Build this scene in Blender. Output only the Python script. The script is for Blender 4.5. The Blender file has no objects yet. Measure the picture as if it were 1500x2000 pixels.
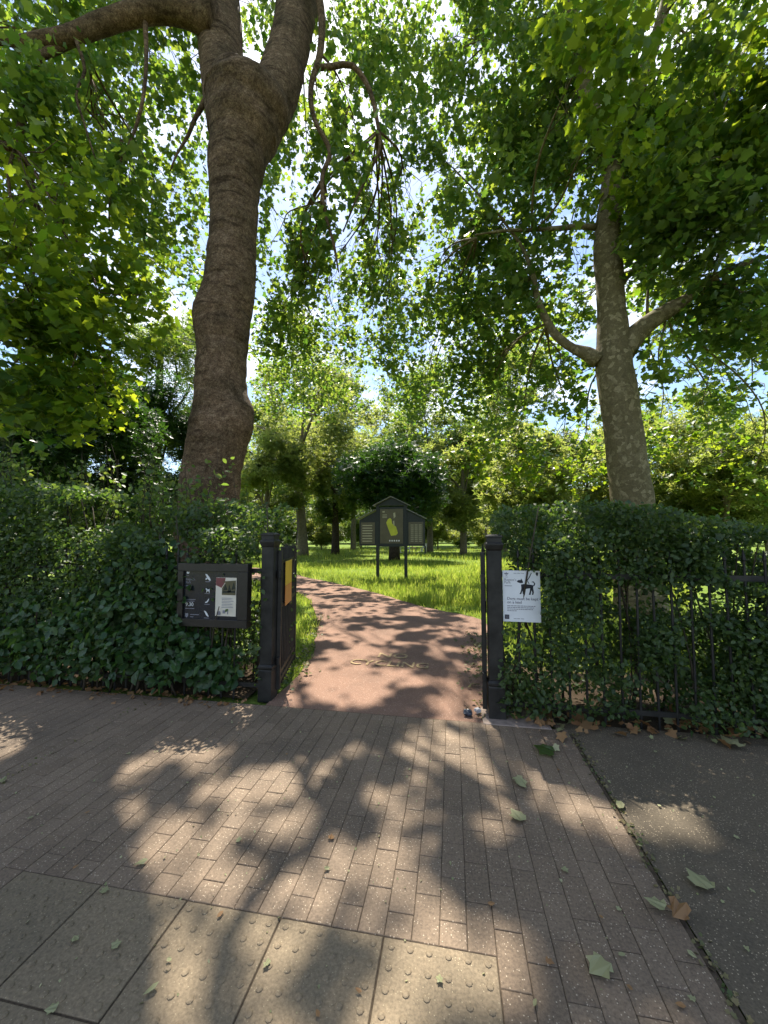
import bpy, bmesh, math, random
import numpy as np
from mathutils import Vector, Matrix
R = math.radians
rng = np.random.default_rng(7)
random.seed(7)
sc = bpy.context.scene
col = sc.collection

# ------------------------------------------------------------------ camera, sky, sun, exposure
YAW, PITCH, CAMH, F = R(10.0), math.atan(50 / 750), 1.55, 750.0
cam_d = bpy.data.cameras.new('camera'); cam = bpy.data.objects.new('camera', cam_d); col.objects.link(cam)
cam.location = (0, 0, CAMH); cam.rotation_euler = (math.pi / 2 + PITCH, 0, YAW)
cam_d.sensor_fit = 'HORIZONTAL'; cam_d.sensor_width = 36.0; cam_d.lens = 36.0 * F / 1500.0
cam_d.clip_start = 0.05; cam_d.clip_end = 3000
sc.camera = cam

SUN_AZ, SUN_EL = R(-9.0), R(61.0)         # azimuth measured from the view direction, minus = to the left
_sx, _sy = math.sin(SUN_AZ) * math.cos(SUN_EL), math.cos(SUN_AZ) * math.cos(SUN_EL)
SUN = Vector((_sx * math.cos(YAW) - _sy * math.sin(YAW), _sx * math.sin(YAW) + _sy * math.cos(YAW), math.sin(SUN_EL)))
world = bpy.data.worlds.new('World'); sc.world = world; world.use_nodes = True
wn, wl = world.node_tree.nodes, world.node_tree.links
wn.clear()
sky = wn.new('ShaderNodeTexSky'); sky.sky_type = 'NISHITA'; sky.sun_disc = False
sky.sun_elevation = SUN_EL; sky.sun_rotation = math.atan2(SUN.x, SUN.y)
sky.air_density = 1.0; sky.dust_density = 0.5; sky.ozone_density = 1.2
tc = wn.new('ShaderNodeTexCoord')
mp = wn.new('ShaderNodeMapping'); mp.inputs['Scale'].default_value = (1, 1, 2.0)
cn = wn.new('ShaderNodeTexNoise'); cn.inputs['Scale'].default_value = 2.6; cn.inputs['Detail'].default_value = 7; cn.inputs['Roughness'].default_value = 0.58
cr = wn.new('ShaderNodeValToRGB'); cr.color_ramp.elements[0].position = 0.50; cr.color_ramp.elements[1].position = 0.68
cm = wn.new('ShaderNodeMixRGB'); cm.inputs[2].default_value = (8.0, 8.2, 8.5, 1)
bg = wn.new('ShaderNodeBackground'); bg.inputs['Strength'].default_value = 0.10
wo = wn.new('ShaderNodeOutputWorld')
wl.new(tc.outputs['Generated'], mp.inputs[0]); wl.new(mp.outputs[0], cn.inputs['Vector']); wl.new(cn.outputs['Fac'], cr.inputs[0])
wl.new(cr.outputs['Color'], cm.inputs[0]); wl.new(sky.outputs[0], cm.inputs[1]); wl.new(cm.outputs[0], bg.inputs['Color']); wl.new(bg.outputs[0], wo.inputs[0])

sun_d = bpy.data.lights.new('sun', 'SUN'); sun_d.energy = 5.0; sun_d.angle = R(0.55); sun_d.color = (1.0, 0.93, 0.80)
sun = bpy.data.objects.new('sun', sun_d); col.objects.link(sun)
sun.rotation_euler = SUN.to_track_quat('Z', 'Y').to_euler(); sun.location = (0, 0, 30)
sc.view_settings.view_transform = 'Standard'; sc.view_settings.look = 'None'; sc.view_settings.gamma = 1.0
sc.view_settings.use_curve_mapping = False
sc.view_settings.exposure = 1.4
sc.render.engine = 'CYCLES'
sc.cycles.use_denoising = True
sc.cycles.max_bounces = 8; sc.cycles.diffuse_bounces = 4; sc.cycles.glossy_bounces = 2; sc.cycles.transmission_bounces = 6
sc.cycles.sample_clamp_indirect = 8.0
sc.cycles.caustics_reflective = False; sc.cycles.caustics_refractive = False

# ------------------------------------------------------------------ measuring helpers
CY, SY = math.cos(YAW), math.sin(YAW)
def W(xc, yc, z=0.0):                      # metres right / ahead of where the photographer stands -> world
    return Vector((xc * CY - yc * SY, xc * SY + yc * CY, z))
def at(px, py, depth):                     # measured place in the photograph + distance ahead -> world point
    x = (px - 750) / F; y = (1000 - py) / F
    cp, sp = math.cos(PITCH), math.sin(PITCH)
    dx, dy, dz = x, cp - y * sp, sp + y * cp
    t = depth / dy
    return W(dx * t, depth, CAMH + dz * t)
def G(px, py, z=0.0):                      # measured ground point
    x = (px - 750) / F; y = (1000 - py) / F
    cp, sp = math.cos(PITCH), math.sin(PITCH)
    dx, dy, dz = x, cp - y * sp, sp + y * cp
    t = (z - CAMH) / dz
    return W(dx * t, dy * t, z)

# ------------------------------------------------------------------ object helpers
def tag(o, label=None, cat=None, group=None, kind=None):
    if label: o['label'] = label
    if cat: o['category'] = cat
    if group: o['group'] = group
    if kind: o['kind'] = kind
    return o
def empty(name, loc=(0, 0, 0), rz=0.0):
    o = bpy.data.objects.new(name, None); col.objects.link(o)
    o.location = loc; o.rotation_euler = (0, 0, rz); o.empty_display_size = 0.2
    return o
def link(name, me, mat=None, parent=None, loc=None):
    o = bpy.data.objects.new(name, me); col.objects.link(o)
    if mat is not None and not me.materials: me.materials.append(mat)
    if parent is not None: o.parent = parent
    if loc is not None: o.location = loc
    return o
def smooth(me):
    me.polygons.foreach_set('use_smooth', np.ones(len(me.polygons), dtype=bool)); me.update()
class MB:
    def __init__(s): s.v = []; s.f = []
    def add(s, v, f):
        k = len(s.v); s.v += [tuple(p) for p in v]; s.f += [tuple(i + k for i in q) for q in f]; return s
    def box(s, x0, x1, y0, y1, z0, z1):
        return s.add([(x0, y0, z0), (x1, y0, z0), (x1, y1, z0), (x0, y1, z0), (x0, y0, z1), (x1, y0, z1), (x1, y1, z1), (x0, y1, z1)],
                     [(0, 3, 2, 1), (4, 5, 6, 7), (0, 1, 5, 4), (1, 2, 6, 5), (2, 3, 7, 6), (3, 0, 4, 7)])
    def stack(s, prof, n=4, cx=0, cy=0, rot=math.pi / 4):     # prof: list of (half width, z); n-sided
        k = 1 / math.cos(math.pi / n); v = []; f = []
        for (r, z) in prof:
            for i in range(n):
                a = rot + 2 * math.pi * i / n; v.append((cx + r * k * math.cos(a), cy + r * k * math.sin(a), z))
        for j in range(len(prof) - 1):
            for i in range(n):
                a, b = j * n + i, j * n + (i + 1) % n; f.append((a, b, b + n, a + n))
        f.append(tuple(range(n))[::-1]); f.append(tuple((len(prof) - 1) * n + i for i in range(n)))
        return s.add(v, f)
    def prism(s, poly, y0, y1):                                # outline in x,z pushed along y
        n = len(poly); v = [(x, y0, z) for x, z in poly] + [(x, y1, z) for x, z in poly]
        f = [tuple(range(n)), tuple(range(n, 2 * n))[::-1]] + [(i, i + n, (i + 1) % n + n, (i + 1) % n) for i in range(n)]
        return s.add(v, f)
    def sheet(s, poly, z):
        return s.add([(x, y, z) for x, y in poly], [tuple(range(len(poly)))])
    def mesh(s, name):
        me = bpy.data.meshes.new(name); me.from_pydata(s.v, [], s.f); me.validate(); me.update()
        bm = bmesh.new(); bm.from_mesh(me); bmesh.ops.recalc_face_normals(bm, faces=bm.faces); bm.to_mesh(me); bm.free()
        return me
    def build(s, name, mat, parent=None, loc=None, bevel=0.0):
        me = s.mesh(name)
        if bevel:
            bm = bmesh.new(); bm.from_mesh(me)
            bmesh.ops.bevel(bm, geom=list(bm.edges), offset=bevel, segments=1, affect='EDGES', clamp_overlap=True)
            bm.to_mesh(me); bm.free()
        return link(name, me, mat, parent, loc)

def frames(pts):
    pts = [Vector(p) for p in pts]; T = []
    for i in range(len(pts)):
        T.append((pts[min(i + 1, len(pts) - 1)] - pts[max(i - 1, 0)]).normalized())
    u = T[0].orthogonal().normalized(); U = []
    for t in T:
        u = (u - t * u.dot(t)); u = u.normalized() if u.length > 1e-6 else t.orthogonal().normalized(); U.append(u)
    return pts, T, U
def resample(pts, rad, step):
    pts = [Vector(p) for p in pts]; n = len(pts); out = []; ro = []
    for i in range(n - 1):
        p0, p1, p2, p3 = pts[max(i - 1, 0)], pts[i], pts[i + 1], pts[min(i + 2, n - 1)]
        m = max(2, int((p2 - p1).length / step))
        for k in range(m):
            t = k / m; t2 = t * t; t3 = t2 * t
            out.append(0.5 * ((2 * p1) + (p2 - p0) * t + (2 * p0 - 5 * p1 + 4 * p2 - p3) * t2 + (3 * p1 - p0 - 3 * p2 + p3) * t3))
            s = t2 * (3 - 2 * t); ro.append(rad[i] * (1 - s) + rad[i + 1] * s)
    out.append(pts[-1]); ro.append(rad[-1])
    return out, ro
def tube_arrays(pts, rad, seg=8, bump=None):
    pts, T, U = frames(pts); v = []; f = []
    for i, (p, t, u) in enumerate(zip(pts, T, U)):
        w = t.cross(u)
        for k in range(seg):
            a = 2 * math.pi * k / seg; d = u * math.cos(a) + w * math.sin(a)
            r = rad[i]
            q = p + d * r
            if bump: q = p + d * bump(p, d, r)
            v.append(tuple(q))
    for i in range(len(pts) - 1):
        for k in range(seg):
            a, b = i * seg + k, i * seg + (k + 1) % seg; f.append((a, b, b + seg, a + seg))
    f.append(tuple(range(seg))[::-1]); f.append(tuple((len(pts) - 1) * seg + k for k in range(seg)))
    return v, f
def tube(name, pts, rad, mat, parent, seg=10, step=0.25, bump=None):
    p, r = resample(pts, rad, step); v, f = tube_arrays(p, r, seg, bump)
    me = bpy.data.meshes.new(name); me.from_pydata(v, [], f); smooth(me)
    return link(name, me, mat, parent)

# value noise (vectorised) ------------------------------------------------
_H = rng.random((32, 32, 32)).astype(np.float32)
def vnoise(p, scale=1.0, off=0.0):
    q = np.asarray(p, dtype=np.float64) * scale + off + 100.0
    i = np.floor(q).astype(int); t = q - i; t = t * t * (3 - 2 * t); i0 = i % 32; i1 = (i + 1) % 32
    x0, y0, z0 = i0[..., 0], i0[..., 1], i0[..., 2]; x1, y1, z1 = i1[..., 0], i1[..., 1], i1[..., 2]
    tx, ty, tz = t[..., 0], t[..., 1], t[..., 2]
    c00 = _H[x0, y0, z0] * (1 - tx) + _H[x1, y0, z0] * tx; c10 = _H[x0, y1, z0] * (1 - tx) + _H[x1, y1, z0] * tx
    c01 = _H[x0, y0, z1] * (1 - tx) + _H[x1, y0, z1] * tx; c11 = _H[x0, y1, z1] * (1 - tx) + _H[x1, y1, z1] * tx
    return (c00 * (1 - ty) + c10 * ty) * (1 - tz) + (c01 * (1 - ty) + c11 * ty) * tz
def vnl(a, b, c, scale=1.0, off=0.0):
    a = np.asarray(a, dtype=float); return vnoise(np.stack([a, a * 0 + b, a * 0 + c], -1), scale, off)
def vn1(p, scale=1.0, off=0.0): return float(vnoise(np.array([[p[0], p[1], p[2]]]), scale, off)[0])

# leaf outlines: vertices (x across, y along, z lift) and faces ------------
def plane_leaf():
    h = [(.24, -.08), (.54, .10), (.40, .28), (.60, .58), (.28, .64)]
    v = [(0, 0, 0), (0, 1, -.10)] + [(x, y, .16 * x - .1 * y * y) for x, y in h] + [(-x, y, .16 * x - .1 * y * y) for x, y in h]
    return np.array(v, dtype=np.float64), [(0, 2, 3, 4, 5, 6, 1), (0, 1, 11, 10, 9, 8, 7)]
def oval_leaf(w=.34):
    h = [(w * .95, .30), (w * .85, .68)]
    v = [(0, 0, 0), (0, 1, -.08)] + [(x, y, .3 * x - .08 * y * y) for x, y in h] + [(-x, y, .3 * x - .08 * y * y) for x, y in h]
    return np.array(v, dtype=np.float64), [(0, 2, 3, 1), (0, 1, 5, 4)]
def quad_leaf(w=.36):
    return np.array([(0, 0, 0), (w, .5, .1), (0, 1, 0), (-w, .5, .1)], dtype=np.float64), [(0, 1, 2), (0, 2, 3)]
def clump_leaf():          # a ragged far-off spray of leaves: two crossed rags
    v = [(0, 0, 0), (.62, .12, .1), (.16, .52, -.05), (.55, 1.0, .12), (-.06, .60, 0), (-.6, .98, .15), (-.16, .46, -.05), (-.62, .05, .1)]
    return np.array(v, dtype=np.float64), [(0, 1, 2), (2, 3, 4), (4, 5, 6), (6, 7, 0)]
PLANE, OVAL, QUAD, CLUMP = plane_leaf(), oval_leaf(), quad_leaf(), clump_leaf()
def leaf_mesh(name, pos, nrm, drn, size, tpl):
    V, Fc = tpl; n = len(pos); K = len(V)
    nrm = nrm / np.linalg.norm(nrm, axis=1, keepdims=True)
    d = drn - nrm * np.sum(drn * nrm, axis=1, keepdims=True); d /= (np.linalg.norm(d, axis=1, keepdims=True) + 1e-9)
    x = np.cross(d, nrm)
    s = size[:, None, None]
    vv = pos[:, None, :] + s * (V[None, :, 0:1] * x[:, None, :] + V[None, :, 1:2] * d[:, None, :] + V[None, :, 2:3] * nrm[:, None, :])
    vv = vv.reshape(-1, 3).astype(np.float32)
    lt = np.array([len(q) for q in Fc]); flat = np.concatenate([np.array(q) for q in Fc])
    loops = (flat[None, :] + (np.arange(n) * K)[:, None]).ravel().astype(np.int32)
    tot = np.tile(lt, n).astype(np.int32); start = np.concatenate([[0], np.cumsum(tot)[:-1]]).astype(np.int32)
    me = bpy.data.meshes.new(name)
    me.vertices.add(len(vv)); me.vertices.foreach_set('co', vv.ravel())
    me.loops.add(len(loops)); me.loops.foreach_set('vertex_index', loops)
    me.polygons.add(len(tot)); me.polygons.foreach_set('loop_start', start); me.polygons.foreach_set('loop_total', tot)
    me.update(calc_edges=True)
    return me
def rand_unit(n):
    v = rng.normal(size=(n, 3)); return v / np.linalg.norm(v, axis=1, keepdims=True)
def ell_pts(c, r, n, thr=0.0, nscale=0.6, shell=0.33, off=0.0):
    c = np.array(c, dtype=float); r = np.array(r, dtype=float)
    m = int(n * 4) + 8
    m *= 3
    p = c + rand_unit(m) * (rng.random((m, 1)) ** shell) * r
    if thr > 0: p = p[.62 * vnoise(p, nscale, off) + .38 * vnoise(p, nscale * 2.7, off + 9) > thr]
    return p[:n]
def sun_gaps(lv, org_):
    # breaks in the canopy: leaves thinned along the sun's direction so that light reaches the ground in patches
    p = lv[0]; q = p + np.array(org_)[None, :]; t = q[:, 2] / SUN.z
    g = np.stack([q[:, 0] - SUN.x * t, q[:, 1] - SUN.y * t, np.zeros(len(q))], 1)
    nz = .42 * vnoise(g, 1.7, 4.0) + .58 * vnoise(g, 4.2, 11.0)
    lim = np.where(g[:, 1] > 4.2, .455, .50)
    away = (g[:, 1] < .4) | (g[:, 0] < -5.5) | (g[:, 1] > 26) | ((g[:, 0] > 3.6) & (g[:, 1] < 5))
    k = (nz < lim) | (rng.random(len(p)) < np.where(away, .8, .03))
    return tuple(a[k] for a in lv)
def twig_leaves(anchors, k, spread, size, up=0.55, droop=0.35, jitter=0.34):
    n = len(anchors); a = np.repeat(anchors, k, axis=0)
    off = rng.normal(size=(n * k, 3)) * spread; off[:, 2] *= 0.7
    pos = a + off
    nrm = rand_unit(n * k); nrm[:, 2] = np.abs(nrm[:, 2]) * 0.7 + up
    drn = rand_unit(n * k); drn[:, 2] -= droop + 0.3
    sz = size * (1 + jitter * rng.normal(size=n * k)).clip(0.45, 1.7)
    return pos, nrm, drn, sz

# ------------------------------------------------------------------ materials
def new_mat(name):
    m = bpy.data.materials.new(name); m.use_nodes = True; n = m.node_tree.nodes; l = m.node_tree.links; n.clear()
    return m, n, l
def rgb(c): return (c[0], c[1], c[2], 1.0)
def leaf_mat(name, c0, c1, t0, t1, mix=0.5, rough=0.42, spec=0.5):
    m, n, l = new_mat(name)
    geo = n.new('ShaderNodeNewGeometry')
    a = n.new('ShaderNodeMixRGB'); a.inputs[1].default_value = rgb(c0); a.inputs[2].default_value = rgb(c1)
    b = n.new('ShaderNodeMixRGB'); b.inputs[1].default_value = rgb(t0); b.inputs[2].default_value = rgb(t1)
    l.new(geo.outputs['Random Per Island'], a.inputs[0]); l.new(geo.outputs['Random Per Island'], b.inputs[0])
    p = n.new('ShaderNodeBsdfPrincipled'); p.inputs['Roughness'].default_value = rough; p.inputs['Specular IOR Level'].default_value = spec
    t = n.new('ShaderNodeBsdfTranslucent'); x = n.new('ShaderNodeMixShader'); x.inputs[0].default_value = mix
    o = n.new('ShaderNodeOutputMaterial')
    l.new(a.outputs[0], p.inputs['Base Color']); l.new(b.outputs[0], t.inputs['Color'])
    l.new(p.outputs[0], x.inputs[1]); l.new(t.outputs[0], x.inputs[2]); l.new(x.outputs[0], o.inputs[0])
    return m
def ramp(n, stops):
    r = n.new('ShaderNodeValToRGB'); e = r.color_ramp.elements
    e[0].position, e[0].color = stops[0][0], rgb(stops[0][1]); e[1].position, e[1].color = stops[1][0], rgb(stops[1][1])
    for p, c in stops[2:]:
        q = e.new(p); q.color = rgb(c)
    return r
def noise(n, l, scale, detail=4, rough=0.6, vec=None, stretch=None):
    t = n.new('ShaderNodeTexNoise'); t.inputs['Scale'].default_value = scale; t.inputs['Detail'].default_value = detail; t.inputs['Roughness'].default_value = rough
    g = n.new('ShaderNodeNewGeometry') if vec is None else None
    src = g.outputs['Position'] if g else vec
    if stretch:
        m = n.new('ShaderNodeMapping'); m.inputs['Scale'].default_value = stretch; l.new(src, m.inputs[0]); src = m.outputs[0]
    l.new(src, t.inputs['Vector']); return t
def finish(m, n, l, colr, rough=0.85, bump_src=None, bump=0.3, dist=0.01, spec=0.3, metallic=0.0):
    p = n.new('ShaderNodeBsdfPrincipled'); o = n.new('ShaderNodeOutputMaterial')
    if isinstance(colr, tuple): p.inputs['Base Color'].default_value = rgb(colr)
    else: l.new(colr, p.inputs['Base Color'])
    p.inputs['Roughness'].default_value = rough; p.inputs['Specular IOR Level'].default_value = spec; p.inputs['Metallic'].default_value = metallic
    if bump_src is not None:
        b = n.new('ShaderNodeBump'); b.inputs['Strength'].default_value = bump; b.inputs['Distance'].default_value = dist
        l.new(bump_src, b.inputs['Height']); l.new(b.outputs[0], p.inputs['Normal'])
    l.new(p.outputs[0], o.inputs[0]); return m
def mixc(n, l, a, b, fac, mode='MIX'):
    x = n.new('ShaderNodeMixRGB'); x.blend_type = mode
    for i, s in ((1, a), (2, b)):
        if isinstance(s, tuple): x.inputs[i].default_value = rgb(s)
        else: l.new(s, x.inputs[i])
    if isinstance(fac, float): x.inputs[0].default_value = fac
    else: l.new(fac, x.inputs[0])
    return x.outputs[0]
def plain(name, c, rough=0.6, spec=0.4, var=0.25, scale=14.0, bump=0.05, metallic=0.0):
    m, n, l = new_mat(name); t = noise(n, l, scale, 5)
    c0 = tuple(x * (1 - var) for x in c); c1 = tuple(min(1, x * (1 + var)) for x in c)
    r = ramp(n, [(0.3, c0), (0.7, c1)]); l.new(t.outputs['Fac'], r.inputs[0])
    return finish(m, n, l, r.outputs[0], rough, t.outputs['Fac'], bump, 0.004, spec, metallic)
def speckled(name, base, dark, fleck, amount, fscale=260.0, rand=0.25, stain=(0.05, 0.055, 0.045), rough=0.8):
    m, n, l = new_mat(name)
    big = noise(n, l, 1.3, 5, 0.65); fine = noise(n, l, 90, 3, 0.7)
    oi = n.new('ShaderNodeObjectInfo')
    c = mixc(n, l, base, dark, oi.outputs['Random'])
    r1 = ramp(n, [(0.46, (0, 0, 0)), (0.72, (0.75, 0.75, 0.75))]); l.new(big.outputs['Fac'], r1.inputs[0])
    c = mixc(n, l, c, stain, r1.outputs[0])
    r2 = ramp(n, [(0.25, (0.55, 0.55, 0.55)), (0.75, (1.35, 1.35, 1.35))]); l.new(fine.outputs['Fac'], r2.inputs[0])
    c = mixc(n, l, c, r2.outputs[0], 1.0, 'MULTIPLY')
    vo = n.new('ShaderNodeTexVoronoi'); vo.inputs['Scale'].default_value = fscale; g = n.new('ShaderNodeNewGeometry'); l.new(g.outputs['Position'], vo.inputs['Vector'])
    sep = n.new('ShaderNodeSeparateColor'); l.new(vo.outputs['Color'], sep.inputs[0])
    r3 = ramp(n, [(1 - amount - 0.02, (0, 0, 0)), (1 - amount, (1, 1, 1))]); l.new(sep.outputs[0], r3.inputs[0])
    r4 = ramp(n, [(0.25, (1, 1, 1)), (0.45, (0, 0, 0))]); l.new(vo.outputs['Distance'], r4.inputs[0])
    fl = mixc(n, l, r3.outputs[0], r4.outputs[0], 1.0, 'MULTIPLY')
    c = mixc(n, l, c, fleck, fl)
    return finish(m, n, l, c, rough, fine.outputs['Fac'], 0.35, 0.004, 0.35)

M = {}
M['leaf_plane'] = leaf_mat('plane leaves', (.026, .060, .018), (.068, .115, .032), (.11, .25, .022), (.37, .46, .045), 0.53, 0.36)
M['leaf_warm'] = leaf_mat('backlit plane leaves', (.040, .095, .012), (.075, .14, .016), (.18, .33, .015), (.46, .52, .025), 0.56, 0.42)  # same plane leaf, backlight put into a yellower, brighter colour
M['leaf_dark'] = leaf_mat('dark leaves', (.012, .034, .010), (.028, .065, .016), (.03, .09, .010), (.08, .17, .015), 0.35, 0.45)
M['leaf_far'] = leaf_mat('far leaves', (.060, .098, .028), (.12, .15, .045), (.25, .34, .05), (.48, .50, .11), 0.55, 0.5)
M['leaf_mid'] = leaf_mat('mid leaves', (.038, .078, .022), (.085, .125, .035), (.14, .26, .03), (.36, .42, .06), 0.5, 0.5)
M['leaf_hedge'] = leaf_mat('hedge leaves', (.022, .050, .013), (.070, .115, .034), (.07, .17, .016), (.24, .34, .05), 0.42, 0.5)
M['leaf_broad'] = leaf_mat('broad leaves', (.018, .055, .015), (.050, .110, .035), (.07, .19, .02), (.18, .30, .04), 0.4, 0.36)
M['grass'] = leaf_mat('grass', (.13, .23, .025), (.30, .36, .07), (.34, .50, .03), (.62, .66, .12), 0.5, 0.5)
M['dry'] = leaf_mat('dry leaves', (.20, .09, .035), (.33, .20, .09), (.2, .09, .02), (.3, .16, .05), 0.3, 0.7)
M['pale'] = leaf_mat('fallen green leaves', (.19, .21, .085), (.36, .34, .19), (.15, .19, .05), (.25, .27, .1), 0.25, 0.6)
M['verge'] = leaf_mat('trodden verge leaves', (.05, .08, .02), (.22, .17, .08), (.08, .12, .02), (.2, .2, .06), 0.3, 0.6)
M['twig'] = plain('twigs', (.055, .045, .032), 0.9, 0.2, 0.4)
M['black'] = plain('black painted iron', (.014, .013, .012), 0.55, 0.4, 0.8, 9, 0.3)
M['casefr'] = plain('dark brown painted frame', (.014, .012, .011), 0.4, 0.45, 0.35, 30, 0.1)
M['panel'] = plain('dark panel print', (.010, .013, .020), 0.25, 0.5, 0.3, 6, 0.0)
M['white'] = plain('white print', (.62, .64, .66), 0.6, 0.3, 0.06, 20, 0.02)
M['sheet'] = plain('white sign sheet', (.66, .68, .72), 0.5, 0.35, 0.05, 9, 0.02)
M['ink'] = plain('dark ink', (.018, .020, .030), 0.5, 0.3, 0.1)
M['grey_ink'] = plain('grey ink', (.20, .20, .24), 0.5, 0.3, 0.1)
M['cream'] = plain('cream paper', (.60, .56, .48), 0.6, 0.3, 0.06)
M['maroon'] = plain('maroon print', (.16, .055, .055), 0.6, 0.3, 0.2)
M['boardfr'] = plain('dark green painted timber', (.010, .016, .012), 0.5, 0.4, 0.4, 22, 0.1)
M['mapbg'] = plain('map panel olive print', (.085, .075, .038), 0.4, 0.4, 0.15, 5, 0.0)
M['mapyel'] = plain('map yellow green print', (.42, .44, .03), 0.5, 0.4, 0.15, 5, 0.0)
M['maptxt'] = plain('map pale print', (.34, .32, .20), 0.5, 0.4, 0.1, 5, 0.0)
M['yellow'] = plain('yellow sign face', (.62, .40, .045), 0.5, 0.4, 0.12, 5, 0.0)
M['orange'] = plain('orange sign face', (.55, .22, .06), 0.5, 0.4, 0.12, 5, 0.0)
M['roofedge'] = plain('pale roof felt', (.20, .20, .19), 0.5, 0.4, 0.2)
M['paint_plain'] = plain('worn yellow road paint', (.42, .33, .12), 0.85, 0.2, 0.35, 40, 0.1)
M['bag'] = plain('dark blue plastic bag', (.02, .028, .045), 0.3, 0.5, 0.3, 20, 0.2)
M['tissue'] = plain('white tissue', (.42, .41, .42), 0.8, 0.2, 0.08)
M['whitepaint'] = plain('white painted metal', (.7, .7, .68), 0.5, 0.4, 0.08)
M['brickwall'] = plain('pinkish brick wall', (.38, .26, .21), 0.85, 0.2, 0.2)
M['darkglass'] = plain('dark window glass', (.02, .025, .03), 0.1, 0.5, 0.2)
M['brick'] = speckled('brown concrete block', (.158, .113, .076), (.198, .144, .099), (.46, .37, .27), 0.09, 150.0, stain=(.086, .065, .047))
M['tactile'] = speckled('buff tactile slab', (.182, .138, .088), (.200, .152, .097), (.34, .28, .18), 0.04, 190.0, stain=(.105, .085, .056))
M['asphalt_r'] = speckled('dark footway asphalt', (.112, .088, .058), (.118, .092, .061), (.40, .32, .22), 0.12, 150.0, stain=(.062, .050, .035))
M['asphalt_l'] = speckled('pale footway asphalt', (.150, .120, .088), (.155, .125, .09), (.44, .37, .28), 0.08, 150.0, stain=(.085, .070, .052))
M['joint'] = plain('dirty joint sand', (.070, .053, .037), 0.95, 0.1, 0.4, 60, 0.3)
M['concrete'] = plain('concrete footing', (.24, .19, .16), 0.9, 0.2, 0.25, 20, 0.3)
def path_mat():
    m, n, l = new_mat('red gravel path'); a = noise(n, l, 0.8, 6, 0.65); b = noise(n, l, 120, 3, 0.7)
    r = ramp(n, [(0.3, (.175, .106, .076)), (0.7, (.275, .178, .132))]); l.new(a.outputs['Fac'], r.inputs[0])
    r2 = ramp(n, [(0.3, (.6, .6, .6)), (0.72, (1.4, 1.4, 1.4))]); l.new(b.outputs['Fac'], r2.inputs[0])
    return finish(m, n, l, mixc(n, l, r.outputs[0], r2.outputs[0], 1.0, 'MULTIPLY'), 0.95, b.outputs['Fac'], 0.4, 0.006, 0.15)
def ground_mat():
    m, n, l = new_mat('park turf'); a = noise(n, l, 0.5, 6, 0.7); b = noise(n, l, 24, 4, 0.7)
    r = ramp(n, [(0.32, (.075, .13, .022)), (0.55, (.14, .20, .035)), (0.75, (.22, .22, .07))]); l.new(a.outputs['Fac'], r.inputs[0])
    r2 = ramp(n, [(0.3, (.6, .6, .6)), (0.72, (1.35, 1.35, 1.35))]); l.new(b.outputs['Fac'], r2.inputs[0])
    return finish(m, n, l, mixc(n, l, r.outputs[0], r2.outputs[0], 1.0, 'MULTIPLY'), 0.95, b.outputs['Fac'], 0.6, 0.03, 0.1)
def soil_mat():
    m, n, l = new_mat('hedge soil'); a = noise(n, l, 3, 6, 0.7); b = noise(n, l, 60, 4, 0.7)
    r = ramp(n, [(0.3, (.035, .026, .018)), (0.7, (.085, .06, .04))]); l.new(a.outputs['Fac'], r.inputs[0])
    return finish(m, n, l, r.outputs[0], 0.95, b.outputs['Fac'], 0.8, 0.02, 0.1)
def bark_brown():
    m, n, l = new_mat('grey brown wrinkled bark')
    a = noise(n, l, 1.6, 6, 0.7); b = noise(n, l, 11.0, 12, 0.85, stretch=(1.0, 1.0, 1.3)); c = noise(n, l, 40, 6, 0.8)
    d = noise(n, l, 2.2, 5, 0.65, stretch=(.55, .55, 3.4))
    r = ramp(n, [(0.36, (.056, .036, .024)), (0.50, (.130, .088, .060)), (0.64, (.255, .190, .140))]); l.new(b.outputs['Fac'], r.inputs[0])
    r2 = ramp(n, [(0.35, (.55, .55, .48)), (0.65, (1.35, 1.28, 1.2))]); l.new(a.outputs['Fac'], r2.inputs[0])
    cc = mixc(n, l, r.outputs[0], r2.outputs[0], 1.0, 'MULTIPLY')
    r3 = ramp(n, [(0.36, (.35, .33, .30)), (0.46, (1, 1, 1))]); l.new(d.outputs['Fac'], r3.inputs[0])
    cc = mixc(n, l, cc, r3.outputs[0], 0.75, 'MULTIPLY')
    r4 = ramp(n, [(0.36, (.45, .45, .45)), (0.64, (1.5, 1.5, 1.5))]); l.new(c.outputs['Fac'], r4.inputs[0]); cc = mixc(n, l, cc, r4.outputs[0], 1.0, 'MULTIPLY')
    h = mixc(n, l, mixc(n, l, b.outputs['Fac'], c.outputs['Fac'], 0.3), d.outputs['Fac'], 0.3)
    return finish(m, n, l, cc, 0.92, h, 1.0, 0.05, 0.12)
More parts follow.
